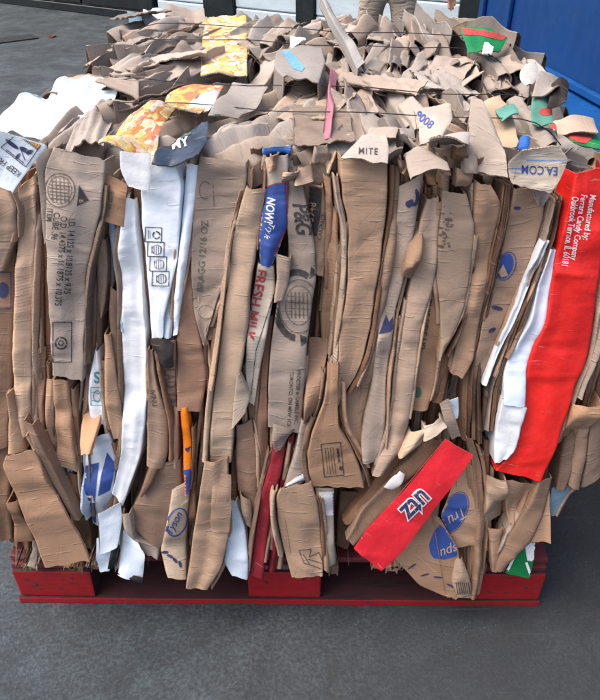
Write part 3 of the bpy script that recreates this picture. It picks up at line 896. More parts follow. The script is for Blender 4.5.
st('K8', [(237, 375, 240, 373), (234, 400, 250, 398), (231, 431, 246, 412)], 0.052, 'kt', wing=0.01)
st('K8b', [(236, 425, 252, 420), (236, 460, 258, 460), (238, 490, 258, 495), (245, 510, 256, 515)], 0.026, 'k3', bulge=0.012)
st('K8c', [(246, 360, 256, 360), (247, 400, 257, 405), (250, 430, 260, 430), (252, 470, 262, 475)], 0.018, 'k2')
st('FR', [(258, 263, 274, 265), (253, 290, 275, 290), (249, 320, 268, 325), (246, 350, 264, 350), (245, 375, 259, 375), (248, 402, 254, 409)], 0.040, 'cream', name='printed_strip', label='cream carton strip with red serif style lettering')
st('K9', [(268, 316, 274, 316), (264, 340, 271, 340), (260, 380, 267, 380), (257, 420, 268, 420), (259, 470, 268, 470), (262, 520, 270, 520)], 0.022, 'kr')
st('BL', [(265, 158, 288, 156), (266, 185, 287, 183), (261, 220, 288, 222), (259, 245, 280, 248), (260, 266, 271, 267)], 0.048, 'cream', mat='coat', name='printed_panel', bulge=0.010, roll=0.008, label='crumpled carton end with a bright blue printed label')
st('PG', [(288, 170, 300, 174), (287, 220, 310, 220), (289, 255, 316, 255), (283, 280, 316, 280), (277, 306, 311, 306), (271, 345, 307, 345), (268, 390, 304, 390), (268, 426, 300, 431)],
   0.040, 'kg', mat='smooth', name='printed_panel', bulge=0.006, roll=0.006, twist=0.05, label='kraft panel with black initials and a round arrow stamp')
st('K10', [(276, 253, 291, 257), (277, 280, 289, 282), (274, 302, 283, 300)], 0.050, 'kg', bulge=0.008)
st('DK', [(309, 184, 323, 186), (311, 220, 327, 208), (313, 240, 326, 242), (316, 272, 323, 276)], 0.030, 'k', name='printed_strip')
st('DK2', [(300, 176, 310, 172), (305, 200, 313, 196), (309, 222, 315, 220)], 0.022, 'k3', crumple=0.2)
st('K11', [(323, 176, 331, 178), (326, 205, 333, 210), (325, 240, 331, 250), (323, 275, 327, 290)], 0.026, 'k2')
st('K12a', [(331, 205, 338, 212), (327, 245, 338, 250), (324, 280, 336, 280), (320, 315, 333, 315), (322, 346, 330, 346)], 0.020, 'ko')
st('K12', [(341, 232, 353, 217), (340, 260, 351, 250), (338, 290, 346, 290), (334, 330, 341, 330), (330, 362, 338, 364)], 0.032, 'kdd', twist=0.4)
st('K12b', [(345, 222, 351, 216), (344, 258, 349, 252), (341, 290, 345, 290), (338, 330, 341, 330), (334, 358, 337, 360)], 0.040, 'kl', roll=0.008)
st('MI', [(340, 157, 387, 160), (343, 200, 387, 200), (349, 225, 385, 225), (348, 285, 376, 285), (341, 330, 370, 330), (338, 360, 363, 362), (338, 385, 352, 385), (337, 408, 341, 407)],
   0.052, 'k', name='cardboard_panel', bulge=0.004, roll=0.005, wing=0.07, twist=0.05, crease=1.4, label='broad plain tan carton panel near the middle of the bale')
st('MI2', [(352, 360, 366, 355), (345, 400, 364, 395), (340, 440, 362, 432), (352, 458, 366, 455)], 0.024, 'k')
st('C1b', [(309, 345, 331, 346), (306, 380, 322, 378), (304, 405, 319, 405), (304, 418, 320, 408), (300, 436, 312, 442)], 0.040, 'k2', crumple=0.15)
st('C1', [(328, 364, 338, 362), (325, 400, 338, 400), (313, 428, 338, 426), (307, 455, 351, 448), (309, 475, 360, 468), (313, 488, 364, 489)],
   0.058, 'ko', mat='smooth', name='printed_flap', bulge=0.004, roll=0.004, wing=0.01, twist=0.05, crease=0.6, smooth=0.05, label='tan bottle shaped flap with a framed black print')
st('C1c', [(301, 420, 310, 425), (297, 445, 306, 450), (288, 475, 304, 475), (284, 488, 303, 490)], 0.050, 'kg')
st('K14', [(388, 163, 400, 166), (386, 210, 398, 212), (381, 250, 394, 250), (374, 285, 389, 285), (368, 330, 380, 330), (362, 375, 374, 375), (358, 410, 367, 405), (352, 440, 362, 440)], 0.030, 'k')
st('K15', [(399, 186, 424, 173), (396, 225, 415, 226), (390, 275, 404, 278), (381, 310, 395, 312), (375, 355, 390, 355), (373, 380, 386, 385), (366, 415, 386, 418), (360, 440, 383, 448), (362, 460, 376, 462)],
   0.042, 'kg', bulge=0.008, crease=1.5)
st('K16x', [(408, 215, 424, 205), (404, 245, 420, 240), (400, 270, 412, 275)], 0.026, 'k2', crumple=0.5, name='crumpled_scrap')
st('K16', [(428, 200, 440, 198), (420, 225, 440, 225), (413, 275, 435, 278), (405, 320, 423, 320), (399, 360, 418, 360), (396, 390, 414, 390), (391, 425, 409, 425), (380, 458, 402, 452), (372, 474, 384, 474)],
   0.048, 'kg', bulge=0.007, crease=1.0)
st('K16b', [(385, 300, 392, 300), (391, 340, 400, 340), (386, 385, 397, 385), (383, 420, 392, 425)], 0.034, 'k')
st('K18', [(427, 282, 437, 286), (424, 320, 442, 322), (420, 355, 440, 355), (416, 385, 436, 388), (413, 412, 428, 410)], 0.034, 'ko', name='printed_strip')
st('K17', [(444, 192, 467, 195), (440, 225, 475, 226), (436, 278, 470, 280), (440, 310, 463, 310), (441, 335, 452, 335), (438, 360, 441, 356)],
   0.050, 'k', mat='smooth', name='cardboard_panel', bulge=0.012, roll=0.012, crease=0.4, label='rounded tan panel with a dark smudge near the top')
st('K17b', [(440, 345, 453, 338), (436, 370, 451, 365), (432, 402, 443, 402)], 0.024, 'kd')
st('K19', [(475, 181, 490, 184), (473, 208, 501, 205), (471, 245, 492, 245), (466, 290, 485, 290), (460, 325, 479, 325), (453, 358, 472, 362), (450, 372, 462, 376)], 0.036, 'ko', bulge=0.010)
for i in range(4):
    o_ = i * 3.1
    st('K20%d' % i, [(502 + o_, 184, 505.5 + o_, 186), (497 + o_, 220, 500 + o_, 222), (488 + o_, 257, 491.5 + o_, 258), (480 + o_, 292, 483.5 + o_, 295), (472 + o_, 332, 475 + o_, 335), (464 + o_ * 1.4, 380, 468 + o_ * 1.4, 382), (462 + o_ * 1.6, 440, 466 + o_ * 1.6, 440)],
       0.030 + 0.004 * (i % 2), ['kd', 'kdd', 'k3', 'kdd'][i], twist=0.2, name='sheet_edge')
st('K21', [(513, 188, 546, 186), (505, 230, 543, 222), (492, 275, 527, 275), (482, 320, 504, 322), (474, 357, 489, 360), (469, 390, 478, 387)], 0.030, 'k2', mat='smooth', name='printed_panel', bulge=0.005, label='leaning tan panel with a blue oval mark')
for i, (c_, dx) in enumerate((('kdd', 0), ('kg', 4), ('kd', 9), ('kdd', 12))):
    st('K22%d' % i, [(547 + dx, 202, 551 + dx, 198), (539 + dx, 236, 543 + dx, 238), (526 + dx, 271, 530 + dx, 272), (511 + dx, 311, 515 + dx, 312), (498 + dx, 347, 502 + dx, 349), (486 + dx, 383, 490 + dx, 386), (480 + dx, 430, 484 + dx, 430)],
       0.032 + 0.004 * (i % 2), c_, twist=0.2, name='sheet_edge')
st('W6', [(543, 240, 549.5, 241), (529, 271, 536, 272), (513, 311, 519, 312), (496, 349, 501, 350), (483, 385, 487, 386)], 0.045, 'w', mat='coat', name='white_carton_strip', bulge=0.002, roll=0.002)
st('W5', [(550, 248, 556, 250), (540, 280, 551, 282), (530, 320, 547, 322), (514, 350, 532, 352), (504, 374, 526, 372), (503, 402, 524, 404)], 0.044, 'w', mat='coat', name='white_carton_strip', bulge=0.001, roll=0.003, crumple=0.04, crease=1.6, label='white carton strip curving beside the red panel')
st('W5b', [(503, 399, 527, 409), (498, 425, 521, 425), (495, 450, 515, 450), (495, 462, 506, 460)], 0.052, 'w', mat='coat', name='white_carton_strip', bulge=0.001, roll=0.003, crumple=0.04, crease=1.6)
st('RED', [(573, 172, 606, 166), (566, 210, 608, 208), (553, 275, 599, 275), (547, 325, 593, 325), (531, 354, 588, 362), (526, 380, 577, 380), (524, 415, 567, 415), (512, 455, 553, 455), (496, 471, 541, 481)],
   0.050, 'red', mat='coat', name='red_carton_panel', bulge=0.012, roll=0.012, wing=0.06, crease=0.9, crumple=0.03, twist=0.03, smooth=0.05, label='long bright red carton panel with white lettering', cjit=0.0)
# right of the red panel
for i, (x0, c_) in enumerate(((598, 'kd'), (590, 'k3'), (606, 'kd'), (582, 'kdd'))):
    st('RR%d' % i, [(x0 + 4, 290, x0 + 12, 288), (x0 - 2, 340, x0 + 7, 342), (x0 - 8, 380, x0 + 3, 382), (x0 - 16, 420, x0 - 5, 420), (x0 - 24, 470, x0 - 12, 470)], 0.0 + 0.006 * i, c_, crumple=0.1)
st('R2d', [(572, 402, 600, 400), (566, 425, 592, 425), (557, 447, 574, 446), (555, 454, 565, 452)], 0.045, 'ko', crumple=0.25)
st('R2a', [(566, 440, 579, 424), (560, 470, 573, 468), (556, 489, 565, 490)], 0.030, 'k3', bulge=0.012, roll=0.014)
st('R2b', [(579, 428, 591, 422), (573, 460, 586, 462), (569, 486, 580, 491)], 0.036, 'k2', bulge=0.012, roll=0.014)
st('R2c', [(591, 410, 612, 402), (586, 460, 608, 450), (581, 489, 604, 474)], 0.032, 'k3', bulge=0.014, roll=0.014)
st('R2e', [(552, 488, 573, 484), (549, 505, 566, 500), (549, 517, 556, 515)], 0.020, 'gb', mat='coat', name='carton_scrap', **FLAT)
st('R2f', [(576, 484, 579, 486), (566, 500, 569, 502), (556, 516, 559, 518)], 0.026, 'k', wing=0.01)
# lower right
st('D1', [(488, 478, 504, 475), (485, 500, 508, 500), (484, 526, 506, 527)], 0.040, 'k', crumple=0.3, bulge=0.01)
st('D1b', [(488, 528, 502, 527), (490, 550, 499, 550), (492, 572, 498, 572)], 0.036, 'k2', wing=0.01)
st('D2', [(503, 476, 537, 483), (505, 500, 531, 501), (508, 521, 516, 521)], 0.036, 'k2', bulge=0.01, crumple=0.15)
st('D3', [(538, 480, 553, 478), (528, 505, 546, 511), (510, 535, 528, 541), (497, 565, 511, 561), (496, 572, 503, 571)], 0.046, 'k3', bulge=0.004, wing=0.02)
st('D4', [(546, 488, 550, 490), (535, 520, 551, 520), (526, 538, 551, 543)], 0.040, 'k', **FLAT)
st('GR', [(517, 540, 536, 541), (511, 560, 535, 560), (505, 572, 530, 578)], 0.034, 'green', mat='coat', name='green_carton_scrap', label='green and white carton scrap at the lower right corner', **FLAT)
st('D5', [(466, 438, 474, 443), (474, 470, 483, 470), (476, 520, 485, 520), (473, 570, 480, 570), (468, 599, 475, 599)], 0.040, 'k2', wing=0.02)
st('D5b', [(484, 440, 490, 440), (483, 480, 489, 480), (480, 530, 487, 530), (478, 565, 484, 565)], 0.020, 'kd')
st('D6', [(456, 558, 463, 560), (452, 584, 470, 580), (458, 598, 472, 598)], 0.052, 'k', name='printed_scrap', wing=0.008)
st('OVA', [(456, 480, 471, 462), (446, 503, 478, 500), (440, 515, 483, 530), (455, 546, 478, 542)], 0.034, 'ko', mat='smooth', name='printed_panel', label='tan panel corner with a blue oval and white script above the lower one', **FLAT)
st('OVB', [(431, 512, 441, 520), (412, 538, 457, 545), (394, 560, 460, 566), (420, 587, 471, 584), (446, 598, 472, 599)], 0.046, 'ko', mat='smooth', name='printed_panel', bulge=0.003, roll=0.003, wing=0.0, twist=0.04, smooth=0.06, label='curved tan flap with a blue oval below the red panel')
st('X1', [(432, 436, 443, 445), (408, 462, 418, 472), (390, 478, 401, 488)], 0.040, 'kd', wing=0.02)
st('X2', [(404, 470, 411, 484), (384, 489, 398, 504), (360, 512, 372, 527), (346, 538, 354, 546)], 0.044, 'k2', wing=0.02)
st('X3', [(398, 440, 434, 434), (385, 462, 410, 465), (366, 490, 385, 492), (342, 520, 356, 522)], 0.020, 'kd')
st('X3b', [(340, 492, 372, 492), (338, 515, 362, 515), (336, 545, 348, 548)], 0.004, 'kdd')
st('X4', [(384, 488, 392, 490), (392, 476, 402, 482), (400, 472, 404, 474)], 0.050, 'w', name='white_scrap', mat='coat', **FLAT)
st('X5', [(424, 427, 440, 417), (423, 440, 447, 425)], 0.056, 'kt', bulge=0.01, wing=0.02)
st('X5b', [(410, 432, 426, 426), (398, 455, 424, 440)], 0.05, 'kt', crumple=0.2, wing=0.02)
st('X6', [(440, 404, 449, 399), (444, 420, 456, 420), (452, 441, 462, 439)], 0.058, 'kg', **FLAT)
st('X7', [(445, 402, 458, 397), (444, 412, 459, 414), (450, 420, 458, 419)], 0.046, 'w', mat='coat', name='white_scrap', **FLAT)
st('UTZ', [(446, 440, 474, 456), (410, 485, 440, 503), (368, 527, 405, 549), (354, 548, 382, 572)], 0.078, 'utz', mat='coat', name='red_carton_flap', bulge=0.001, roll=0.001, wing=0.0, twist=0.02, kink=0.0015, lf=0.0012, crease=0.15, smooth=0.0, ragged=0.001, label='flat red carton flap with a white and blue logo hanging askew', cjit=0.0)
# centre bottom
st('C4', [(274, 447, 286, 441), (268, 470, 282, 470), (260, 500, 272, 505), (254, 540, 266, 545), (250, 576, 263, 581)], 0.046, 'dred', mat='coat', name='dark_red_carton_strip', bulge=0.003, label='dark red carton strip hanging at the front', wing=0.03)
st('C4b', [(288, 440, 295, 430), (282, 465, 291, 465), (277, 500, 284, 500), (272, 540, 280, 545), (268, 571, 276, 570)], 0.034, 'dred', mat='coat', name='dark_red_carton_strip', bulge=0.003, wing=0.03)
st('C5', [(273, 424, 294, 430), (272, 440, 288, 440), (276, 451, 283, 449)], 0.050, 'kg', crumple=0.3, wing=0.01)
st('C2', [(281, 487, 311, 480), (276, 497, 316, 497), (278, 525, 320, 525), (284, 552, 322, 552), (292, 577, 323, 577)], 0.068, 'k', name='hanging_flap', mat='smooth', bulge=0.003, roll=0.003, wing=0.006, twist=0.04, crease=0.3, smooth=0.05, label='tan flap with a folded arrow outline hanging at the centre')
st('C2w', [(287, 482, 303, 473), (283, 488, 305, 481)], 0.060, 'w', name='white_scrap', mat='coat', **FLAT)
st('C3', [(315, 489, 334, 489), (320, 515, 334, 515), (322, 545, 334, 545), (324, 568, 336, 565)], 0.050, 'kt', mat='smooth', wing=0.02)
st('C6', [(240, 492, 250, 500), (242, 512, 253, 518), (246, 526, 252, 529)], 0.038, 'kg', bulge=0.01, roll=0.012)
st('C7', [(228, 500, 236, 505), (226, 540, 246, 535), (224, 560, 249, 560), (232, 572, 248, 575)], 0.040, 'wb', mat='plastic', name='white_plastic_bag', crumple=0.12, wing=0.02)
# left bottom
st('K24', [(187, 412, 200, 407), (192, 440, 198, 440), (190, 480, 197, 480), (188, 520, 197, 520), (186, 562, 192, 560)], 0.022, 'kd', crumple=0.2)
st('K24b', [(203, 345, 208, 345), (207, 400, 211, 400), (200, 450, 207, 450), (196, 490, 202, 490), (189, 545, 195, 545)], 0.026, 'kdd')
st('CAN', [(180, 407, 187, 407), (182, 440, 191, 440), (184, 470, 191, 470), (185, 493, 189, 491)], 0.040, 'orange', mat='plastic', name='orange_packet', bulge=0.008, roll=0.008, wing=0.02, crease=0.1, label='slim orange and blue packet squeezed between brown strips', cjit=0.0)
st('TY', [(172, 490, 189, 480), (168, 520, 187, 520), (160, 550, 185, 550), (168, 573, 187, 576)], 0.040, 'kt', name='printed_panel', bulge=0.010, crumple=0.15, label='pale kraft paper with a blue oval print')
st('B15', [(122, 513, 131, 511), (124, 530, 135, 540), (138, 550, 159, 549), (146, 559, 157, 561)], 0.044, 'kg', wing=0.02)
st('B3', [(7, 392, 10, 392), (8, 420, 18, 420), (8, 454, 25, 452)], 0.030, 'kl', wing=0.02)
st('B5a', [(37, 350, 44, 350), (36, 400, 43, 400), (40, 440, 47, 442)], 0.014, 'k3')
st('B5b', [(45, 380, 53, 380), (46, 420, 55, 420), (52, 455, 59, 455)], 0.018, 'k2')
st('B6', [(54, 378, 68, 380), (55, 420, 72, 418), (56, 450, 75, 450), (57, 464, 78, 472)], 0.028, 'ko')
st('B7', [(60, 386, 66, 386), (66, 420, 73, 422), (66, 462, 71, 465), (70, 492, 76, 499)], 0.012, 'wb', mat='coat', name='white_carton_strip')
st('B8', [(77, 408, 95, 404), (79, 430, 98, 425), (85, 446, 96, 441)], 0.046, 'ko', crumple=0.35, wing=0.02, name='crumpled_scrap')
st('B9', [(95, 350, 99, 350), (90, 380, 104, 385), (88, 400, 106, 405), (90, 424, 108, 424)], 0.022, 'w', mat='coat', name='printed_scrap', label='white paper scrap with teal print')
st('B10', [(104, 334, 110, 334), (105, 370, 116, 370), (106, 400, 121, 405), (108, 425, 122, 430), (112, 442, 118, 441)], 0.036, 'ko')
st('B10b', [(110, 288, 119, 293), (109, 320, 119, 330), (112, 350, 120, 360), (116, 372, 119, 372)], 0.028, 'kr')
st('B10c', [(117, 358, 126, 360), (117, 385, 127, 384)], 0.024, 'w', mat='coat', name='printed_scrap')
st('B11', [(87, 438, 108, 434), (84, 470, 116, 462), (84, 500, 112, 500), (90, 530, 104, 530)], 0.030, 'w', mat='coat', name='printed_panel', crumple=0.12, label='white carton with bold blue lettering at the lower left')
st('B11b', [(76, 430, 84, 434), (80, 460, 86, 462), (82, 490, 87, 495), (86, 520, 90, 522)], 0.036, 'wb', mat='plastic', name='white_plastic_bag', crumple=0.3)
st('B12', [(97, 515, 120, 502), (99, 530, 122, 520), (100, 554, 118, 545)], 0.050, 'wb', mat='coat', name='white_carton_flap', **FLAT)
st('B13a', [(97, 536, 120, 531), (97, 555, 119, 550), (99, 571, 110, 570)], 0.040, 'w', mat='coat', name='white_carton_flap', **FLAT)
st('B13b', [(122, 532, 135, 540), (120, 552, 146, 553), (118, 573, 142, 580)], 0.044, 'w', mat='coat', name='white_carton_flap', crumple=0.1, bulge=0.003, roll=0.003, wing=0.0)
st('B13c', [(111, 550, 119, 548), (109, 562, 116, 562), (107, 570, 112, 571)], 0.052, 'black', mat='coat', name='black_scrap', **FLAT)
st('B13d', [(118, 572, 143, 579), (117, 576, 142, 584)], 0.050, 'black', mat='coat', name='black_scrap', **FLAT)
st('B1', [(5, 457, 33, 451), (2, 466, 40, 464), (9, 480, 45, 478), (25, 515, 63, 508), (37, 545, 80, 540), (45, 567, 90, 561)], 0.072, 'k2', name='hanging_flap', mat='smooth', bulge=0.002, roll=0.002, wing=0.004, twist=0.03, crease=0.4, smooth=0.03, label='wide tan flap slanting over the left corner of the pallet')
st('B2', [(24, 420, 34, 424), (38, 450, 48, 455), (55, 485, 63, 488), (72, 519, 79, 522)], 0.056, 'k3', wing=0.03, bulge=0.003, roll=0.004)
st('B2b', [(8, 500, 20, 498), (10, 525, 26, 522), (12, 546, 32, 545)], 0.034, 'kd', crumple=0.2)
st('B2c', [(62, 470, 80, 475), (70, 510, 86, 512), (80, 548, 92, 550)], 0.016, 'kd')

# ---- prints
def P_(key, shape, ink='ink_black', name='lettering', **kw):
    put(S[key], shape, ink, name, **kw)
P_('ID', word('I.D. 14.125 x 10.8125 x 9.75', 69, 218, 9.2, 94, B1_, 0, 1, 0.72))
P_('ID', word('O.D. 14.4375 x 11.1875 x 10.375', 61, 216, 9.2, 94, B1_, 0, 1, 0.72))
P_('ID', word('CUBE .96', 54, 212, 9.0, 96, B1_, 0, 1, 0.78))
P_('ID', word('ITEM', 47.5, 208, 8.0, 94, B1_, 0, 1, 0.78))
P_('ID', merge([ring(60, 190, 15.5, 17.5, 1.1), ring(60, 190, 12.2, 14.0, 0.7)] +
               [line(50, 181 + 3.4 * i, 70, 183 + 3.4 * i, 1.1) for i in range(6)] + [line(52 + 4 * i, 178, 53 + 4 * i, 203, 0.7) for i in range(5)]), 'ink_grey', 'stamp')
P_('ID', merge([([(79, 185), (89, 200), (77, 206)], [[0, 1, 2]])]), 'ink_black', 'emblem')
P_('ID', word('B', 79.5, 199, 6.0, 94, B1_), 'ink_tan', lift=0.0018)
P_('ID', merge([frame(53, 322, 18.5, 40, 0.9), ring(61, 343, 6.4, 6.4, 1.6, 20, 130), ring(61, 343, 6.4, 6.4, 1.6, 140, 250), ring(61, 343, 6.4, 6.4, 1.6, 260, 370), ring(61, 343, 2.9, 2.9, 1.0)]), 'ink_black', 'recycling_mark')
P_('L7', word('01-08 2016', 109, 217, 7.5, -78, 0, 0, 1, 0.75), 'ink_gdk')
P_('L2', merge([frame(-4, 272, 15, 36, 0.8), ell(3, 290, 5.5, 8)]), 'ink_navy', 'stamp')
lab = []
for i in range(4):
    x0, y0 = 145.5 + i * 2.4, 227 + i * 14.6
    lab.append(frame(x0, y0, 16.5, 14.6, 0.9, 2))
    if i == 0: lab += [ring(x0 + 11, y0 + 8, 4.2, 4.2, 1.5, 20, 120), ring(x0 + 11, y0 + 8, 4.2, 4.2, 1.5, 140, 240), ring(x0 + 11, y0 + 8, 4.2, 4.2, 1.5, 260, 360), line(x0 + 3, y0 + 3, x0 + 3, y0 + 12, 0.7), line(x0 + 4.6, y0 + 4, x0 + 4.6, y0 + 11, 0.6)]
    else: lab += [ring(x0 + 9, y0 + 8, 5.2, 5.0, 0.6)] + [line(x0 + 4 + 2.2 * j, y0 + 4, x0 + 4 + 2.2 * j, y0 + 12, 0.7) for j in range(5)]
P_('W3', merge(lab), 'ink_black', 'recycling_label')
P_('W3', line(144, 246, 149, 300, 0.6), 'ink_grey', 'print_line')
P_('BR', word('BRAGG 12/16 OZ', 203, 292, 9.6, -86, B1_, 0, 1, 0.98), 'ink_green')
P_('BR', merge([ring(205, 190, 6, 9, 0.6, 60, 320), line(213, 184, 214, 206, 0.6)]), 'ink_grey', 'stamp')
P_('BR', merge([ring(206, 312, 8, 7, 0.5)]), 'ink_grey', 'stamp')
P_('K2', word('SOLAD YARD', 163, 356, 14.5, 84, 0, 0, 1.1, 0.66), 'ink_grey')
P_('K3', word('IVINU', 150, 390, 7.5, 82, B1_, 0, 1, 0.85), 'ink_black')
P_('FR', word('FRESH MILK', 257, 268, 15, 101, B2_, 0, 1, 0.92), 'ink_red')
P_('FR', word('COUNT', 250, 285, 7, 96, B1_, 0, 1), 'ink_blue')
P_('FR', merge([line(274, 294, 256, 350, 0.8), line(256, 350, 251, 395, 0.7)]), 'ink_navy', 'print_line')
P_('BL', poly_tris([(262, 188), (275, 184), (290, 181), (291, 228), (284, 246), (272, 262), (272, 272), (254, 272), (254, 214)]), 'ink_blue', 'blue_label')
P_('BL', merge([line(264, 188, 275, 183.5, 1.2), line(275, 183.5, 287, 182, 1.2), line(286.5, 184, 287, 226, 1.1), line(287, 226, 273, 254, 1.2)]), 'ink_red', 'label_border', lift=0.0018)
P_('BL', word('NOW!', 268, 197, 11, 97, B2_, 0.2, 1, 0.8), 'ink_white', lift=0.0018)
P_('BL', word('Try it', 270, 222, 8, 110, 0, 0.3, 1, 0.9), 'ink_white', lift=0.0018)
P_('PG', word('P&G', 292.5, 203, 22, 82, B2_, 0.3, 0.9, 0.82))
P_('PG', merge([ring(297, 303, 25, 38, 6.5, 95, 185), ring(297, 305, 25, 36, 6.5, 215, 300), ([(300, 334), (311, 340), (301, 346)], [[0, 1, 2]]), ([(311, 266), (318, 273), (309, 279)], [[0, 1, 2]])]), 'ink_black', 'arrow_ring')
P_('PG', merge([ring(299, 306, 20, 27, 0.8), ring(299, 305, 14, 20, 0.8)] + [line(291 + 4 * i, 292, 291.5 + 4 * i, 318, 1.0) for i in range(5)] + [line(288, 296 + 6 * i, 310, 297 + 6 * i, 0.6) for i in range(4)]), 'ink_grey', 'stamp')
P_('PG', word('PROCTER & GAMBLE INC.', 297, 370, 5.2, 93, B1_, 0, 1, 0.9), 'ink_black')
P_('PG', word('TORONTO, ON M5W 1C5', 290, 371, 5.2, 93, B1_, 0, 1, 0.9), 'ink_black')
P_('DK', poly_tris([(308, 186), (322, 188), (321, 212), (317, 236), (311, 236), (307, 214)]), 'ink_black', 'black_label')
P_('DK', word('7/3948', 312, 230, 10, -80, B1_, 0, 1, 1.0), 'ink_tan', lift=0.0018)
P_('DK', word('CAREPACK', 321, 240, 6, -80, 0, 0, 1, 0.9), 'ink_black')
P_('C1', merge([frame(321, 444, 19.5, 33, 0.9, -6)] + [line(325 + 2.6 * i, 447, 328 + 2.6 * i, 474, 0.6) for i in range(4)] + [line(337.5, 448, 339.2, 462, 2.2), ell(341, 468, 2, 2.2)]), 'ink_black', 'framed_print')
P_('C2', merge([line(299, 550, 304, 563, 0.7), line(304, 563, 323, 569, 0.7), line(299, 550, 311, 549, 0.7), line(311, 549, 309, 557, 0.7), line(309, 557, 319, 552, 0.7), line(319, 552, 322, 560, 0.7), line(308, 559, 322, 563, 0.7), line(303, 554, 310, 565, 0.6)]), 'ink_black', 'arrow_outline')
P_('C3', poly_tris([(319, 492), (334, 491), (334, 515), (321, 516)]), 'ink_white', 'white_patch')
P_('K15', merge([ring(414, 197, 5.2, 9, 3.6, -70, 160), ell(409, 204, 3.6, 3.6)]), 'ink_navy', 'blue_hook_mark')
P_('K15', poly_tris([(379, 334), (386, 314), (389, 322), (393, 316), (393, 331), (384, 333)]), 'ink_navy', 'blue_mark')
P_('K16', poly_tris([(396, 226), (399, 222), (400, 232), (396, 234)]), 'ink_navy', 'blue_mark')
P_('K18', word('THIS SIDE UP', 425.5, 298, 9.5, 98, B1_, 0, 1, 0.92), 'ink_black')
P_('K18', ell(418, 392, 3.5, 5.5), 'ink_gdk', 'green_dot')
P_('K17', merge([ell(444 + random.gauss(0, 3.0) + 0.1 * i, 246 - 0.9 * i + random.gauss(0, 3), random.uniform(0.4, 1.9), random.uniform(0.4, 1.6)) for i in range(38)]), 'ink_grey', 'smudge')
P_('K21', merge([ell(505, 266, 7.5, 13, 20)]), 'ink_blue', 'blue_oval')
P_('K21', merge([ring(506, 266, 9.5, 15, 0.9, rot=20)]), 'ink_blue', 'oval_border')
P_('K21', poly_tris([(498, 272), (503, 264), (508, 275), (501, 277)]), 'ink_tan', 'oval_cutout', lift=0.0018)
for e_ in ((497, 308, 6, 2.2, 15), (517, 208, 3.5, 1.8, 0), (492, 330, 4, 2, -30)): P_('K21', ell(*e_), 'ink_navy', 'blue_smear')
P_('RED', word('Manufactured by:', 590, 194, 9.2, 99, B1_, 0, 1, 0.72), 'ink_white')
P_('RED', word('Ferrara Candy Company', 581, 194, 9.2, 99, B1_, 0, 1, 0.72), 'ink_white')
P_('RED', word('Oakbrook Terrace, IL 60181', 572.5, 196, 9.2, 99, B1_, 0, 1, 0.66), 'ink_white')
P_('UTZ', word('utz', 421.5, 487.5, 29, 136, 0.07, 0, 1.02, 0.84), 'ink_white', 'logo_outline')
P_('UTZ', word('utz', 421.5, 487.5, 29, 136, 0.02, 0, 1.02, 0.84), 'ink_navy', 'logo', lift=0.0018)
P_('OVA', ell(453, 513, 11.5, 22, 28), 'ink_blue', 'blue_oval')
P_('OVA', merge([ring(453, 513, 13, 23.5, 0.7, rot=28)]), 'ink_blue', 'oval_border')
P_('OVA', word('Tru', 464, 506, 15, 148, 0, 0.3, 1, 0.9), 'ink_tan', lift=0.0018)
P_('OVB', poly_tris([(430, 553), (429, 544), (434, 531), (440, 524), (450, 533), (459, 548), (456, 556), (444, 559), (434, 558)]), 'ink_blue', 'blue_oval')
P_('OVB', word('spu', 457, 543, 14, 160, 0, 0.3, 1, 0.95), 'ink_tan', lift=0.0018)
for i in range(4): P_('OVB', ell(412 + 13 * i, 566 + 5.5 * i + 3 * (i % 2), 5, 0.9, -35 + 20 * i), 'ink_navy', 'blue_smear')
P_('OVB', line(417, 555, 436, 572, 0.7), 'ink_tan', 'score_line')
P_('D6', merge([line(456 + 2 * i, 582, 458 + 2 * i, 594, 0.8) for i in range(7)]), 'ink_black', 'barcode')
P_('GR', merge([poly_tris([(524, 540), (536, 540), (536, 562), (527, 560)])]), 'ink_white', 'white_print')
P_('GR', merge([line(518, 548, 507, 571, 2.6), line(526, 562, 531, 576, 2.6)]), 'ink_white', 'white_print')
P_('CAN', poly_tris([(178, 471), (194, 468), (194, 496), (178, 496)]), 'ink_blue', 'blue_print')
P_('CAN', poly_tris([(183, 449), (191, 446), (188, 452)]), 'ink_navy', 'blue_print')
P_('TY', merge([ring(177, 522, 10, 15, 1.4, rot=20)]), 'ink_blue', 'blue_oval')
P_('TY', word('Tyson', 171, 536, 11, -62, B1_, 0.3, 1, 0.9), 'ink_blue')
for i in range(4): P_('TY', ell(165 + 5 * i, 552 + 4 * i, 3.5, 1.5, 25 * i), 'ink_navy', 'blue_smear')
P_('B9', word('S', 94, 383, 16, -5, B2_, 0, 1, 0.9), 'ink_teal')
P_('B9', merge([frame(91, 387, 13, 18, 0.8), ring(97, 396, 4, 6, 0.9), line(92, 392, 103, 394, 0.7), line(92, 400, 103, 401, 0.7)]), 'ink_teal', 'stamp')
P_('B10c', merge([ell(121, 374, 3.5, 7)]), 'ink_blue', 'blue_mark')
P_('B11', poly_tris([(84, 466), (99, 462), (97, 480), (95, 500), (97, 530), (88, 530), (82, 500)]), 'ink_blue', 'blue_print')
P_('B11', poly_tris([(107, 452), (116, 464), (110, 490), (98, 496), (101, 476)]), 'ink_blue', 'blue_print')
P_('B11', word('DAIRY', 87, 533, 16, -84, B2_, 0, 1, 0.9), 'ink_white', lift=0.0018)
P_('B7', ell(73, 480, 3, 10, -20), 'ink_navy', 'blue_mark')
P_('L4c', merge([line(46, 345 + 3 * i, 50, 345 + 3 * i, 1.0) for i in range(8)]), 'ink_black', 'stamp')

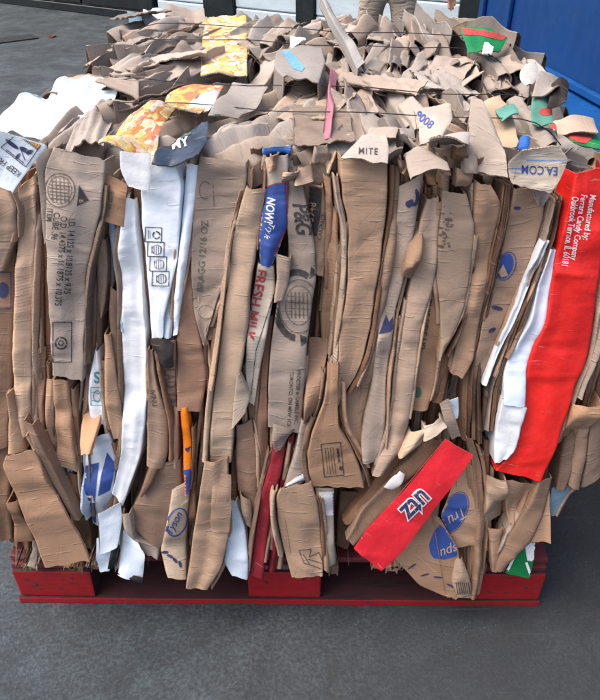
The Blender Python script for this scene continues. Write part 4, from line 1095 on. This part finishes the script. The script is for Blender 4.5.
# ================================================================== TOP
rt = np.random.default_rng(2024)
KEEP = [(-20, 66, 128, 200), (198, 12, 250, 86), (160, 84, 224, 114), (98, 100, 178, 160), (152, 116, 212, 170), (270, 44, 328, 84),
        (412, 100, 454, 142), (468, 96, 522, 150), (340, 134, 390, 164), (546, 114, 606, 162), (456, 26, 510, 54), (516, 60, 574, 98), (404, 148, 454, 172), (424, 122, 472, 162), (224, 82, 268, 124)]
def to_px(p):
    d = np.array(p) - CAM
    z = d @ FWD
    return 300 + F * (d @ RIGHT) / z, 350 - F * (d @ UP) / z
def kept(p, m=0):
    x_, y_ = to_px(p)
    return any(a - m < x_ < c + m and b - m < y_ < d_ + m for a, b, c, d_ in KEEP)
def ztop(X, Y): return TC + TD * Y - 0.030 * float(np.clip((X + 0.15) / 0.6, 0, 1)) * Y + 0.006 + 0.018 * max(0.0, Y - 0.6) / 0.3
def hfield(X, Y): return 0.62 - 0.95 * float(np.clip((X + 0.02) / 0.45, 0, 1)) + 0.35 * math.sin(9 * X + 7 * Y)
XL = lambda Y: -0.40 + 0.03 * Y
XR = lambda Y: 0.53 + 0.03 * Y
TOPC = ['tg', 'tg', 'tg', 'tl', 'tk', 'tg', 'tl', 'tk', 'grey', 'td', 'tk', 'kg']
def top_rows(pts, wid):
    """centre line on the top of the bale -> rows for strip(), back end first"""
    out = []
    for k_, (X, Y, hd) in enumerate(pts):
        w_ = wid[k_] / 2
        a = np.array([X - w_ * math.cos(hd), Y + w_ * math.sin(hd), 0]); b = np.array([X + w_ * math.cos(hd), Y - w_ * math.sin(hd), 0])
        a[2] = TC + TD * a[1]; b[2] = TC + TD * b[1]
        out.append((*to_px(a), *to_px(b)))
    return out
# folded sheet crests packed side by side, bent over as the press left them
Yr = 0.20
row_ = 0
while Yr < 0.90:
    x = XL(Yr) - 0.005 + 0.01 * (row_ % 2)
    lean_ = rt.choice([-1, 1]) * 0.5
    while x < XR(Yr) + 0.005:
        if rt.random() < 0.14: lean_ = rt.choice([-1, 1]) * rt.uniform(0.25, 0.85)
        wd_ = rt.uniform(0.018, 0.042); L_ = rt.uniform(0.11, 0.23)
        Y = Yr + rt.normal(0, 0.02)
        n_ = 5
        hd0 = hfield(x, Y) + rt.normal(0, 0.16)
        Y = max(Y, 0.125 + 0.5 * L_ * math.cos(hd0))
        pts = []
        for q_ in range(n_):
            tq = (q_ / (n_ - 1) - 0.5) * L_
            hd = hd0 + rt.normal(0, 0.08)
            pts.append((x + math.sin(hd0) * tq + rt.normal(0, 0.0025), Y + math.cos(hd0) * tq, hd))
        ctr = np.array((x, Y, ztop(x, Y) + 0.01))
        base = ztop(x, Y) - TC - TD * Y
        wid = wd_ * np.clip(rt.normal(1.0, 0.2, n_), 0.5, 1.5)
        off = base + rt.uniform(-0.006, 0.016) - (0.032 if kept(ctr, 3) else 0)
        zs = rt.normal(0, 0.003, n_)
        if pts[0][1] < 0.17: zs[0] -= 0.025; zs[1] -= 0.006
        zs[-1] -= rt.uniform(0, 0.015)
        strip(top_rows(pts, wid)[::-1], off, rt.choice(TOPC), plane='top', name='folded_crest', mat=rt.choice(['kraft', 'smooth']), bulge=0.004, roll=0.006, wing=0.04,
              twist=0.16, tilt=lean_ + rt.normal(0, 0.22), kink=0.002, lf=0.0015, crumple=rt.uniform(0.02, 0.14), crease=1.6, buckle=1.6, zs=zs[::-1], smooth=0.06, thick=0.0018, cjit=0.09)
        x += wd_ * rt.uniform(0.62, 0.9)
    Yr += 0.115
    row_ += 1
# thin ruffled edges squeezed out between the folds
for i in range(50):
    Y = rt.uniform(0.2, 0.86); x = rt.uniform(XL(Y), XR(Y))
    a = rt.choice([-1, 1]) * rt.uniform(0.7, 1.35); hd = hfield(x, Y) + rt.normal(0, 0.12)
    w_ = rt.uniform(0.04, 0.07); l_ = rt.uniform(0.10, 0.22)
    Y = max(Y, 0.16 + 0.45 * l_)
    t = np.array([math.sin(hd), math.cos(hd), TD]); side = np.array([math.cos(hd), -math.sin(hd), 0])
    s = side * math.sin(a) + np.array([0, 0, 1]) * math.cos(a)
    c0 = np.array((x, Y, ztop(x, Y) - 0.012 * math.cos(a) + 0.004))
    if kept(c0 + np.array([0, 0, 0.02])): continue
    sheet(c0, s, t, w_, l_, rt.choice(TOPC), crumple=rt.uniform(0.03, 0.12), lf=0.0015, wave=rt.uniform(0.002, 0.005), trim=0.01, pleat=0.002, name='ruffled_edge', thick=0.0018)
# larger crushed flaps pressed flat over the folds
n_fl = 0
while n_fl < 14:
    Y = rt.uniform(0.18, 0.88); X = rt.uniform(XL(Y) + 0.02, XR(Y) - 0.02)
    hd = hfield(X, Y) + rt.normal(0, 0.5)
    t = np.array([math.sin(hd), math.cos(hd), TD + rt.normal(0, 0.05)]); s = np.array([math.cos(hd), -math.sin(hd), rt.normal(0, 0.12)])
    w_ = rt.uniform(0.04, 0.11); l_ = rt.uniform(0.08, 0.2)
    Y = max(Y, 0.16 + 0.48 * l_)
    p_ = (X, Y, ztop(X, Y) + rt.uniform(0.012, 0.024))
    if kept(p_, 8): continue
    n_fl += 1
    sheet(p_, s, t, w_, l_, rt.choice(TOPC), crumple=rt.uniform(0.03, 0.13), lf=0.0015, curl=rt.normal(0, 0.03), trim=0.01, pleat=rt.choice([0, 0.002, 0.004]))

TF = dict(plane='top', wing=0.0, roll=0.004, bulge=0.004, name='crumpled_flap')
def tp(key, rows, off, col, **kw):
    a = dict(TF); a.update(kw)
    S[key] = strip(rows, off - 0.006, col, **a)
tp('T1', [(64, 74, 126, 79), (46, 92, 110, 102), (17, 92, 88, 122), (0, 114, 70, 132), (-14, 127, 56, 140)], 0.022, 'ws', mat='coat', name='white_carton_sheet', crumple=0.06, buckle=3.0, zs=[0.012, 0.008, -0.01, -0.035, -0.055], lf=0.006, kink=0.004, twist=0.04, smooth=0.05,
   label='large white carton sheet spilling over the left top corner')
st('T1b', [(-10, 128, 48, 146), (-14, 150, 34, 162), (-16, 180, 15, 191)], 0.050, 'w', mat='coat', name='white_carton_flap', label='white flap with an orange headed frozen goods sticker', **FLAT)
def pl(pts, wd): return merge([line(*pts[k_], *pts[(k_ + 1) % len(pts)], wd) for k_ in range(len(pts))])
P_('T1b', pl([(23, 129.5), (42, 143.5), (26, 167), (1, 147)], 0.9), 'ink_black', 'sticker_border')
P_('T1b', poly_tris([(23, 130), (41.5, 143.6), (38, 148.5), (18.5, 134)]), 'ink_orange', 'sticker_header')
P_('T1b', pl([(18.5, 134), (38, 148.5), (37.4, 149.3), (17.9, 134.8)], 0.6), 'ink_black', 'sticker_rule', lift=0.0018)
P_('T1b', merge([ell(12, 144, 8, 2.0, 36), ell(25, 150, 6, 2.4, 30), ell(30, 152, 4, 2.0, -30), line(6, 149, 24, 163, 0.8), line(20, 147, 25, 160, 0.8), ell(18, 156, 4, 1.5, -50)]), 'ink_navy', 'sticker_picture')
P_('T1b', word('KEEP FROZEN', 22, 173, 8.6, 217, B1_, 0, 1, 0.85), 'ink_black')
P_('T1b', word('CONTENTS', 21.5, 134.5, 5.0, 37, B1_, 0, 1, 0.75), 'ink_grey', lift=0.002)
tp('T7', [(103, 75, 138, 79), (95, 82, 138, 96)], 0.045, 'tk')
tp('T2', [(203, 17, 246, 18), (202, 50, 247, 48), (201, 81, 247, 77)], 0.030, 'w', mat='food', crumple=0.10, smooth=0.02, name='printed_panel', label='carton panel printed with yellow and orange fruit')
tp('T3', [(192, 86, 224, 84), (166, 97, 216, 97), (162, 106, 200, 114)], 0.035, 'w', mat='food2', crumple=0.1, name='printed_panel', label='orange brown food print flap in front of the fruit panel')
tp('T3w', [(196, 98, 220, 90), (184, 106, 208, 108)], 0.038, 'w', mat='coat', name='white_scrap')
tp('T4', [(130, 117, 176, 104), (112, 135, 158, 126), (100, 157, 153, 153)], 0.040, 'w', mat='food', crumple=0.15, bulge=0.012, name='printed_panel', label='yellow fruit print flap folded over the front left edge')
tp('T4b', [(78, 120, 120, 100), (62, 140, 108, 130), (58, 150, 104, 148)], 0.016, 'tg', crumple=0.12, pleats=0.004)
tp('T10', [(182, 128, 209, 128), (162, 147, 208, 144), (152, 166, 199, 164)], 0.034, 'navy', mat='plastic', crumple=0.22, bulge=0.006, name='dark_wrapper', label='dark navy and green wrapper with white letters')
P_('T10', word('MY', 172, 150, 13, -14, B2_, 0, 1, 1.0), 'ink_white')
P_('T10', poly_tris([(166, 130), (186, 122), (192, 134), (176, 142)]), 'ink_gdk', 'green_print')
tp('T8', [(232, 83, 268, 86), (222, 100, 256, 105), (208, 122, 238, 116)], 0.040, 'tg', mat='smooth', crumple=0.06)
P_('T8', merge([ell(214, 118, 7, 3, -20), ell(220, 122, 4, 2, 30)]), 'ink_gdk', 'green_print')
tp('T6', [(277, 50, 322, 46), (273, 64, 326, 68), (284, 78, 318, 81)], 0.060, 'tg', mat='smooth', smooth=0.02, name='box_corner', wing=0.05, label='crushed grey tan box corner with a blue tape stripe')
P_('T6', poly_tris([(281, 51), (290, 51), (305, 68), (302, 72), (293, 69)]), 'ink_sky', 'blue_tape')
tp('T6w', [(290, 41, 304, 42), (290, 49, 306, 49)], 0.055, 'w', mat='plastic', crumple=0.4, name='white_scrap')
tp('T5', [(147, 8, 164, 6), (144, 18, 168, 16), (146, 29, 166, 27)], 0.022, 'w', mat='plastic', crumple=0.25, bulge=0.02, name='white_plastic_bag', label='crumpled white plastic bag at the back left top corner')
tp('T5b', [(128, 20, 142, 20), (130, 34, 144, 32)], 0.01, 'gb', crumple=0.1, name='carton_scrap')
tp('T5c', [(166, 10, 204, 6), (166, 26, 206, 24), (166, 40, 194, 40)], 0.030, 'tk', crumple=0.15)
tp('T5d', [(138, 34, 166, 22), (132, 50, 166, 42)], 0.030, 'tl', crumple=0.12)
tp('T9', [(330, 72, 337, 74), (327, 100, 334, 102), (322, 140, 330, 142)], 0.040, 'pink', mat='coat', name='pink_sheet_edge', twist=0.6)
tp('T22', [(320, 0, 324, -2), (333, 22, 339, 20), (346, 44, 353, 42), (358, 66, 365, 62)], 0.045, 'tg', name='cardboard_strip', wing=0.02, kink=0.001, zs=[0.06, 0.04, 0.01, 0.0])
tp('T11', [(460, 29, 508, 36), (464, 40, 500, 45), (468, 51, 488, 53)], 0.045, 'green', mat='coat', crumple=0.06, bulge=0.0, name='green_carton_scrap', label='green and red carton piece at the back right top corner')
P_('T11', poly_tris([(458, 28), (482, 30), (508, 36), (502, 41), (480, 36), (462, 35)]), 'ink_red', 'red_print')
tp('T11b', [(484, 44, 494, 46), (482, 52, 492, 54)], 0.055, 'w', mat='coat', name='white_scrap')
tp('T12', [(526, 63, 536, 62), (520, 70, 539, 68), (520, 80, 537, 80), (526, 84, 532, 84)], 0.044, 'lid', mat='plastic', name='white_lid', bulge=0.004, lf=0.0005, kink=0.0005, twist=0.02, crease=0.0, label='round white lid near the right top edge')
tp('T13', [(546, 72, 571, 67), (536, 82, 562, 86), (532, 94, 556, 95)], 0.055, 'tg', crumple=0.15)
tp('T15', [(536, 94, 550, 92), (530, 104, 552, 104), (534, 118, 556, 118)], 0.036, 'teal', mat='coat', crumple=0.08, name='carton_scrap')
P_('T15', ell(546, 112, 7, 4), 'ink_red', 'red_print')
P_('T15', ell(538, 97, 4, 2.5), 'ink_red', 'red_print')
tp('T15b', [(550, 92, 568, 90), (548, 106, 566, 104)], 0.045, 'dk', crumple=0.3)
tp('T14', [(548, 122, 572, 128), (556, 132, 596, 138), (572, 146, 606, 152)], 0.040, 'green', mat='coat', bulge=0.012, name='striped_carton_piece', label='red white and green striped carton piece at the front right corner')
P_('T14', merge([poly_tris([(546, 124), (556, 122), (574, 132), (594, 137), (586, 144), (566, 141)])]), 'ink_red', 'red_stripe')
P_('T14', merge([poly_tris([(552, 128), (560, 134), (568, 140), (562, 140), (552, 134)])]), 'ink_white', 'white_stripe', lift=0.0018)
tp('T14b', [(554, 119, 594, 117), (560, 126, 600, 131)], 0.065, 'tk', crumple=0.1)
tp('T21', [(470, 100, 500, 98), (472, 124, 516, 120), (488, 146, 520, 144)], 0.030, 'yel', crumple=0.06, mat='smooth')
tp('T21g', [(492, 104, 508, 100), (502, 118, 518, 116)], 0.042, 'teal', mat='plastic', name='green_film', crumple=0.2)
tp('T17', [(520, 140, 530, 141), (515, 149, 529, 150), (514, 154, 520, 154)], 0.055, 'blue', mat='plastic', bulge=0.012, name='blue_scoop', label='small blue plastic piece beside the lettered flap')
tp('T20', [(414, 108, 450, 104), (418, 122, 452, 124), (420, 138, 442, 140)], 0.045, 'tl', crumple=0.06, mat='smooth', name='printed_flap', label='pale flap with blue digits on top of the bale')
P_('T20', word('9008', 414, 117, 12, 38, B1_, 0, 1, 0.85), 'ink_blue')
tp('T19', [(444, 124, 466, 124), (432, 142, 470, 142), (426, 156, 466, 160)], 0.050, 'tg', mat='smooth', crumple=0.1)
tp('T19b', [(404, 152, 430, 150), (406, 162, 448, 160), (412, 171, 452, 168)], 0.050, 'tg', mat='smooth', bulge=0.02, roll=0.02)
tp('T19c', [(466, 126, 500, 140), (468, 148, 512, 160)], 0.045, 'tg', crumple=0.25)
tp('T19d', [(398, 128, 414, 128), (400, 140, 416, 146)], 0.050, 'tg', crumple=0.2)
tp('T18', [(362, 136, 386, 138), (352, 148, 388, 150), (341, 158, 388, 161)], 0.050, 'tl', mat='smooth', name='printed_flap', label='pale tan flap with small black letters folded over the front edge', crease=0.2)
P_('T18', word('MITE', 358, 154, 9, 3, B1_, 0, 1.2, 0.9), 'ink_black')
tp('T18b', [(372, 124, 400, 122), (366, 136, 396, 138)], 0.045, 'tl', crumple=0.12)
tp('T18c', [(376, 142, 396, 138), (386, 160, 402, 166)], 0.040, 'tg', crumple=0.25)
st('EA', [(520, 150, 560, 146), (507, 163, 571, 161), (509, 178, 560, 180), (512, 184, 551, 193)], 0.070, 'cream', name='printed_flap', bulge=0.004, roll=0.004, wing=0.0, crumple=0.06, label='pale flap with blue capitals beside the red panel', cjit=0.02)
P_('EA', word('EA.COM', 558, 167, 12.5, 183, B1_, 0, 1, 0.8), 'ink_blue')
P_('EA', merge([line(526, 160, 568, 160.5, 1.0), line(512, 168, 522, 169, 1.2), line(511, 172, 520, 173, 0.8)]), 'ink_sky', 'print_line')
st('EA2', [(532, 188, 556, 184), (536, 200, 552, 198), (540, 208, 544, 207)], 0.056, 'tg', crumple=0.2, wing=0.0)
st('BLt', [(262, 150, 292, 146), (263, 160, 290, 158), (265, 168, 288, 166)], 0.046, 'blue', mat='plastic', crumple=0.6, name='blue_wrapper', label='crumpled blue wrapper above the blue label', wing=0.02)
# loose torn bits along the front top edge
for i in range(34):
    px_ = 215 + i * 10.5 + rt.normal(0, 4)
    py_ = 166 + rt.normal(0, 8)
    if 336 < px_ < 392 or px_ > 505 or px_ < 245: continue
    w_ = rt.uniform(7, 16); h_ = rt.uniform(8, 20)
    st('tb%d' % i, [(px_ - w_ / 2, py_ - h_ / 2, px_ + w_ / 2, py_ - h_ / 2 + rt.normal(0, 4)), (px_ - w_ / 2 + rt.normal(0, 4), py_ + h_ / 2, px_ + w_ / 2 + rt.normal(0, 4), py_ + h_ / 2)],
       rt.uniform(0.01, 0.036), rt.choice(['kg', 'k', 'k2', 'kd', 'kt']), crumple=rt.uniform(0.3, 0.7), name='crumpled_scrap', wing=0.02)

# ================================================================== SIDES AND BACK
rs = np.random.default_rng(5)
for side in (-1, 1):
    for i in range(26):
        Y = rs.uniform(0.12, 0.92); z = rs.uniform(0.22, 0.98)
        zf = (z - 0.15) / 0.85
        X = (-0.57 + 0.17 * zf) if side < 0 else (0.56 - 0.01 * zf)
        t = np.array([0.17 * (1 if side < 0 else 0), rs.normal(0, 0.25), 1.0])
        s = np.array([rs.normal(0, 0.15), 1.0, 0])
        l_ = rs.uniform(0.2, 0.42); z = min(z, 0.97 + 0.08 * Y - l_ / 2); z = max(z, 0.17 + l_ / 2)
        zf = (z - 0.15) / 0.85
        X = (-0.57 + 0.17 * zf) if side < 0 else (0.555 - 0.01 * zf)
        Y = max(Y, 0.30)
        sheet((X + side * rs.uniform(-0.01, 0.015), Y, z), s, t, rs.uniform(0.12, 0.26), l_, rs.choice(['k', 'k2', 'k3', 'kg', 'ko']), crumple=rs.uniform(0.1, 0.35), lf=0.008, trim=0.15, name='cardboard_sheet')
x = -0.46
while x < 0.54:
    l_ = rs.uniform(0.5, 0.8)
    sheet((x, 0.965 + rs.normal(0, 0.01), 0.55 + rs.normal(0, 0.06)), (1, rs.normal(0, 0.3), 0), (0.0, -0.05, 1), rs.uniform(0.04, 0.1), l_, rs.choice(['k', 'k2', 'k3', 'kg', 'kl']), crumple=0.15, lf=0.006, trim=0.1, name='cardboard_sheet')
    x += rs.uniform(0.04, 0.07)

# ================================================================== WIRES
mwire = mat_paint('steel_wire', (52, 52, 56), 0.4, (96, 70, 56), 0.4, 60)
mwire.node_tree.nodes['Principled BSDF'].inputs['Metallic'].default_value = 0.6
def wire(pxs, pys):
    rw = np.random.default_rng(int(pys[0]))
    n_ = 26
    n_ = 40
    xx = np.linspace(pxs[0] - 60, pxs[1] + 60, 200); yy = np.interp(xx, pxs, pys)
    yy = pys[0] + (xx - pxs[0]) * (pys[1] - pys[0]) / (pxs[1] - pxs[0])
    T_ = hit(xx, yy, 'top', 0.02)
    T_ = hit(xx, yy, 'top', np.array([ztop(p[0], p[1]) - TC - TD * p[1] + 0.034 for p in T_]))
    T_ = T_[(T_[:, 0] > XL(0.5) + 0.012) & (T_[:, 0] < XR(0.5) + 0.0)][::5]
    top = T_ + np.stack([0 * T_[:, 0], 0 * T_[:, 0], 0.003 * fourier(T_[:, 0], 0 * T_[:, 0], 4, rw)], 1)
    top[0, 2] -= 0.045; top[-1, 2] -= 0.045; top[1, 2] -= 0.02; top[-2, 2] -= 0.02; top[2, 2] -= 0.006; top[-3, 2] -= 0.006
    lft = [(-0.425, top[0, 1], 0.93), (-0.485, top[0, 1], 0.7), (-0.60, top[0, 1], 0.32), (-0.595, top[0, 1], 0.155)]
    rgt = [(0.57, top[-1, 1], 0.93), (0.59, top[-1, 1], 0.7), (0.59, top[-1, 1], 0.3), (0.585, top[-1, 1], 0.155)]
    pts = [tuple(p) for p in lft[::-1]] + [tuple(p) for p in top] + rgt
    cu = bpy.data.curves.new('baling_wire', 'CURVE'); cu.dimensions = '3D'; cu.bevel_depth = 0.0010; cu.bevel_resolution = 2
    sp = cu.splines.new('POLY'); sp.points.add(len(pts) - 1)
    for p, q_ in zip(sp.points, pts): p.co = (q_[0] - BB[0], q_[1] - BB[1], q_[2] - BB[2], 1)
    sp.use_cyclic_u = True
    o = bpy.data.objects.new('baling_wire', cu); COL.objects.link(o)
    bpy.context.view_layer.update()
    me = bpy.data.meshes.new_from_object(o.evaluated_get(bpy.context.evaluated_depsgraph_get()))
    bpy.data.objects.remove(o); bpy.data.curves.remove(cu)
    me.name = 'baling_wire'; me.materials.clear(); me.materials.append(mwire)
    link_mesh('baling_wire', me, bale)
for a in (((100, 590), (101, 123)), ((128, 572), (79, 98)), ((150, 530), (38, 53)), ((160, 520), (23, 38))):
    wire(*a)

# ================================================================== PERSON
def skin_mesh(name, joints, bones, mat, parent=None, base=(0, 0, 0), sub=2, root=0):
    me = bpy.data.meshes.new(name)
    me.from_pydata([tuple(Vector(j[:3]) - Vector(base)) for j in joints], bones, [])
    o = link_mesh(name, me, parent)
    md = o.modifiers.new('skin', 'SKIN'); md.use_smooth_shade = True
    if not me.skin_vertices: 
        bpy.context.view_layer.objects.active = o
    for i, j in enumerate(joints):
        r = j[3] if len(j) > 3 else 0.05
        ry = j[4] if len(j) > 4 else r
        me.skin_vertices[0].data[i].radius = (r, ry)
        me.skin_vertices[0].data[i].use_root = (i == root)
    sb = o.modifiers.new('sub', 'SUBSURF'); sb.levels = sub; sb.render_levels = sub
    dg = bpy.context.evaluated_depsgraph_get(); bpy.context.view_layer.update()
    m2 = bpy.data.meshes.new_from_object(o.evaluated_get(dg))
    o.modifiers.clear(); o.data = m2; m2.name = name
    m2.materials.clear(); m2.materials.append(mat)
    m2.polygons.foreach_set('use_smooth', np.ones(len(m2.polygons), dtype=bool))
    return o
def mat_cloth(name, rgb):
    k = N(name)
    tc = k.n('TexCoord'); v = tc.outputs['Object']
    c = k.mix(0.7, lin(rgb), k.ramp(k.noise(v, 8, 5), [(0.3, (0.75, 0.75, 0.75)), (0.65, (1.05, 1.05, 1.05))]), 'MULTIPLY')
    k.l(c, k.b.inputs['Base Color']); k.b.inputs['Roughness'].default_value = 0.9
    mp = k.n('Mapping'); k.l(v, mp.inputs[0]); mp.inputs['Scale'].default_value = (9, 9, 26)
    k.l(k.bump(k.noise(mp.outputs[0], 1, 3, 0.5, 1.0), 0.9, 0.03), k.b.inputs['Normal'])
    return k.m
mskin = mat_paint('skin', (196, 142, 112), 0.5, (176, 116, 92), 0.3, 20)
mtro = mat_cloth('beige_trousers', (176, 160, 142))
mshirt = mat_cloth('grey_shirt', (112, 118, 124))
mshoe = mat_paint('dark_shoe', (40, 34, 30), 0.5, (64, 56, 50), 0.4, 30)
mhair = mat_paint('dark_hair', (38, 28, 22), 0.6, (58, 44, 34), 0.4, 60)
PX, PY = 0.57, 3.6
PBASE = (PX, PY, 0.0)
per = empty('person', PBASE, 'person in beige trousers standing behind the bale, one hand hanging down', 'person')
# trunk, neck, head, arms: one body surface (local coordinates about the feet)
J = [(0, 0.0, 0.97, 0.13, 0.10), (0, 0.0, 1.12, 0.14, 0.105), (0, 0.01, 1.30, 0.165, 0.115), (0, 0.02, 1.44, 0.11, 0.085), (0, 0.01, 1.52, 0.055, 0.055), (0, -0.01, 1.62, 0.082, 0.095), (0, -0.01, 1.72, 0.072, 0.085),
     (0.18, 0.02, 1.40, 0.058, 0.058), (0.27, 0.03, 1.16, 0.045, 0.045), (0.345, -0.02, 0.90, 0.030, 0.030), (0.36, -0.04, 0.82, 0.036, 0.022),
     (-0.18, 0.02, 1.40, 0.058, 0.058), (-0.24, 0.03, 1.16, 0.045, 0.045), (-0.16, -0.16, 1.06, 0.032, 0.032), (-0.10, -0.20, 1.08, 0.034, 0.022),
     (0.09, 0.0, 0.88, 0.055, 0.055), (0.105, -0.02, 0.50, 0.036, 0.036), (0.115, 0.02, 0.10, 0.036, 0.036), (0.125, -0.08, 0.04, 0.035, 0.03),
     (-0.085, 0.0, 0.88, 0.055, 0.055), (-0.11, 0.06, 0.50, 0.036, 0.036), (-0.12, 0.03, 0.10, 0.036, 0.036), (-0.13, -0.07, 0.04, 0.035, 0.03)]
E = [(0, 1), (1, 2), (2, 3), (3, 4), (4, 5), (5, 6), (3, 7), (7, 8), (8, 9), (9, 10), (3, 11), (11, 12), (12, 13), (13, 14), (0, 15), (15, 16), (16, 17), (17, 18), (0, 19), (19, 20), (20, 21), (21, 22)]
# fingers
def fingers(w, d, spread, J, E):
    base = np.array(J[w][:3])
    d = np.array(d, float); d /= np.linalg.norm(d); sp = np.array(spread, float)
    bend = np.array([0, -1, 0.0])
    for k_, (o_, L_) in enumerate(((-0.027, 0.075), (-0.009, 0.085), (0.009, 0.08), (0.026, 0.062))):
        a = base + sp * o_ + d * 0.03
        i0 = len(J); J.append((*(a), 0.0095)); E.append((w, i0))
        J.append((*(a + d * L_ * 0.5 + bend * 0.008), 0.0085)); E.append((i0, i0 + 1))
        J.append((*(a + d * L_ + bend * 0.026), 0.007)); E.append((i0 + 1, i0 + 2))
    a = base + sp * -0.036 + bend * 0.012
    i0 = len(J); J.append((*a, 0.011)); E.append((w, i0))
    J.append((*(a + d * 0.045 + sp * -0.012 + bend * 0.018), 0.0085)); E.append((i0, i0 + 1))
fingers(10, (0.1, -0.1, -1), (0.75, 0.65, 0), J, E)
fingers(14, (0.9, -0.2, 0.1), (0, 0.3, 0.95), J, E)
skin_mesh('body', J, E, mskin, per)
TJ = [(0, 0.0, 1.0, 0.155, 0.125), (0, 0, 0.93, 0.15, 0.125), (0.088, 0.0, 0.80, 0.084, 0.09), (0.098, -0.01, 0.66, 0.074, 0.082), (0.105, -0.02, 0.50, 0.07, 0.076), (0.115, 0.02, 0.10, 0.068, 0.075), (0.115, 0.015, 0.05, 0.07, 0.08),
      (-0.088, 0.02, 0.80, 0.084, 0.09), (-0.100, 0.05, 0.66, 0.074, 0.082), (-0.11, 0.06, 0.50, 0.07, 0.076), (-0.12, 0.03, 0.10, 0.068, 0.075), (-0.12, 0.025, 0.05, 0.07, 0.08)]
skin_mesh('trousers', TJ, [(0, 1), (1, 2), (2, 3), (3, 4), (4, 5), (5, 6), (1, 7), (7, 8), (8, 9), (9, 10), (10, 11)], mtro, per)
SJ = [(0, 0, 0.93, 0.18, 0.135), (0, 0.0, 1.12, 0.165, 0.125), (0, 0.01, 1.30, 0.185, 0.135), (0, 0.02, 1.43, 0.135, 0.105), (0, 0.015, 1.48, 0.075, 0.07), (0.185, 0.02, 1.40, 0.078, 0.078), (0.255, 0.03, 1.20, 0.066, 0.066), (-0.185, 0.02, 1.40, 0.078, 0.078), (-0.235, 0.03, 1.20, 0.066, 0.066)]
skin_mesh('shirt', SJ, [(0, 1), (1, 2), (2, 3), (3, 4), (3, 5), (5, 6), (3, 7), (7, 8)], mshirt, per)
for sx in (0.125, -0.13):
    skin_mesh('shoe', [(sx, 0.06, 0.05, 0.045, 0.045), (sx, -0.03, 0.045, 0.048, 0.042), (sx, -0.13, 0.035, 0.045, 0.032), (sx, -0.18, 0.03, 0.032, 0.026)], [(0, 1), (1, 2), (2, 3)], mshoe, per)
skin_mesh('hair', [(0, 0.03, 1.62, 0.07, 0.07), (0, 0.02, 1.70, 0.088, 0.092), (0, -0.02, 1.755, 0.078, 0.08)], [(0, 1), (1, 2)], mhair, per)
for sx in (-0.03, 0.03):
    skin_mesh('eye', [(sx, -0.098, 1.645, 0.011), (sx, -0.104, 1.645, 0.010)], [(0, 1)], mhair, per, sub=1)
    skin_mesh('ear', [(sx * 2.8, 0.0, 1.66, 0.014, 0.02), (sx * 2.9, 0.0, 1.62, 0.012, 0.016)], [(0, 1)], mskin, per, sub=1)
skin_mesh('nose', [(0, -0.098, 1.645, 0.010), (0, -0.115, 1.605, 0.014)], [(0, 1)], mskin, per, sub=1)
skin_mesh('mouth', [(-0.022, -0.096, 1.572, 0.006), (0, -0.101, 1.571, 0.007), (0.022, -0.096, 1.572, 0.006)], [(0, 1), (1, 2)], mat_paint('lips', (150, 84, 76), 0.5, None), per, sub=1, root=1)

# ================================================================== small things on the floor
def floor_pt(px, py):
    d = ray(px, py); t = -CAM[2] / d[2]
    return CAM + d * t
mrub = mat_paint('dark_rubber', (34, 38, 40), 0.7, (58, 60, 60), 0.4, 20)
a = floor_pt(-60, 49); b = floor_pt(35, 37)
dv = b - a; L_ = np.linalg.norm(dv)
o = bevel_box('rubber_strip', (L_, 0.22, 0.012), tuple((a + b) / 2 + np.array([0, 0, 0.006])), mrub, None, 0.004, 2, math.atan2(dv[1], dv[0]))
tag(o, 'dark flat rubber strip lying on the floor at the far left', 'strip')
mleaf = mat_paint('dry_leaf', (140, 92, 58), 0.8, (98, 70, 50), 0.5, 60)
for (px_, py_, sz, lb) in ((52, 37, 0.07, 'brown dry leaf on the floor behind the dark strip'), (116, 48, 0.06, 'brown dry leaf on the floor nearest the back of the bale'), (100, 51, 0.05, 'small brown dry leaf on the floor left of another leaf')):
    p = floor_pt(px_, py_)
    bm = bmesh.new()
    n_ = 12
    ctr = [bm.verts.new((-sz + 2 * sz * i / n_, 0, 0.004)) for i in range(n_ + 1)]
    for sg in (1, -1):
        ed = [bm.verts.new((-sz + 2 * sz * i / n_, sg * sz * 0.5 * math.sin(math.pi * i / n_) ** 0.8 * (1 + 0.2 * (i % 2)), 0.004 + 0.016 * math.sin(math.pi * i / n_))) for i in range(1, n_)]
        full = [ctr[0]] + ed + [ctr[-1]]
        for i in range(n_):
            vs_ = [ctr[i], ctr[i + 1], full[i + 1], full[i]]
            vs_ = [v for k_, v in enumerate(vs_) if v not in vs_[:k_]]
            if len(vs_) > 2: bm.faces.new(vs_)
    bmesh.ops.solidify(bm, geom=list(bm.faces), thickness=0.0015)
    me = bpy.data.meshes.new('dry_leaf'); bm.to_mesh(me); bm.free(); me.materials.append(mleaf)
    o = link_mesh('dry_leaf', me, None, (p[0], p[1], 0.002)); o.rotation_euler = (0, 0, px_)
    tag(o, lb, 'leaf', 'dry leaves on the floor')
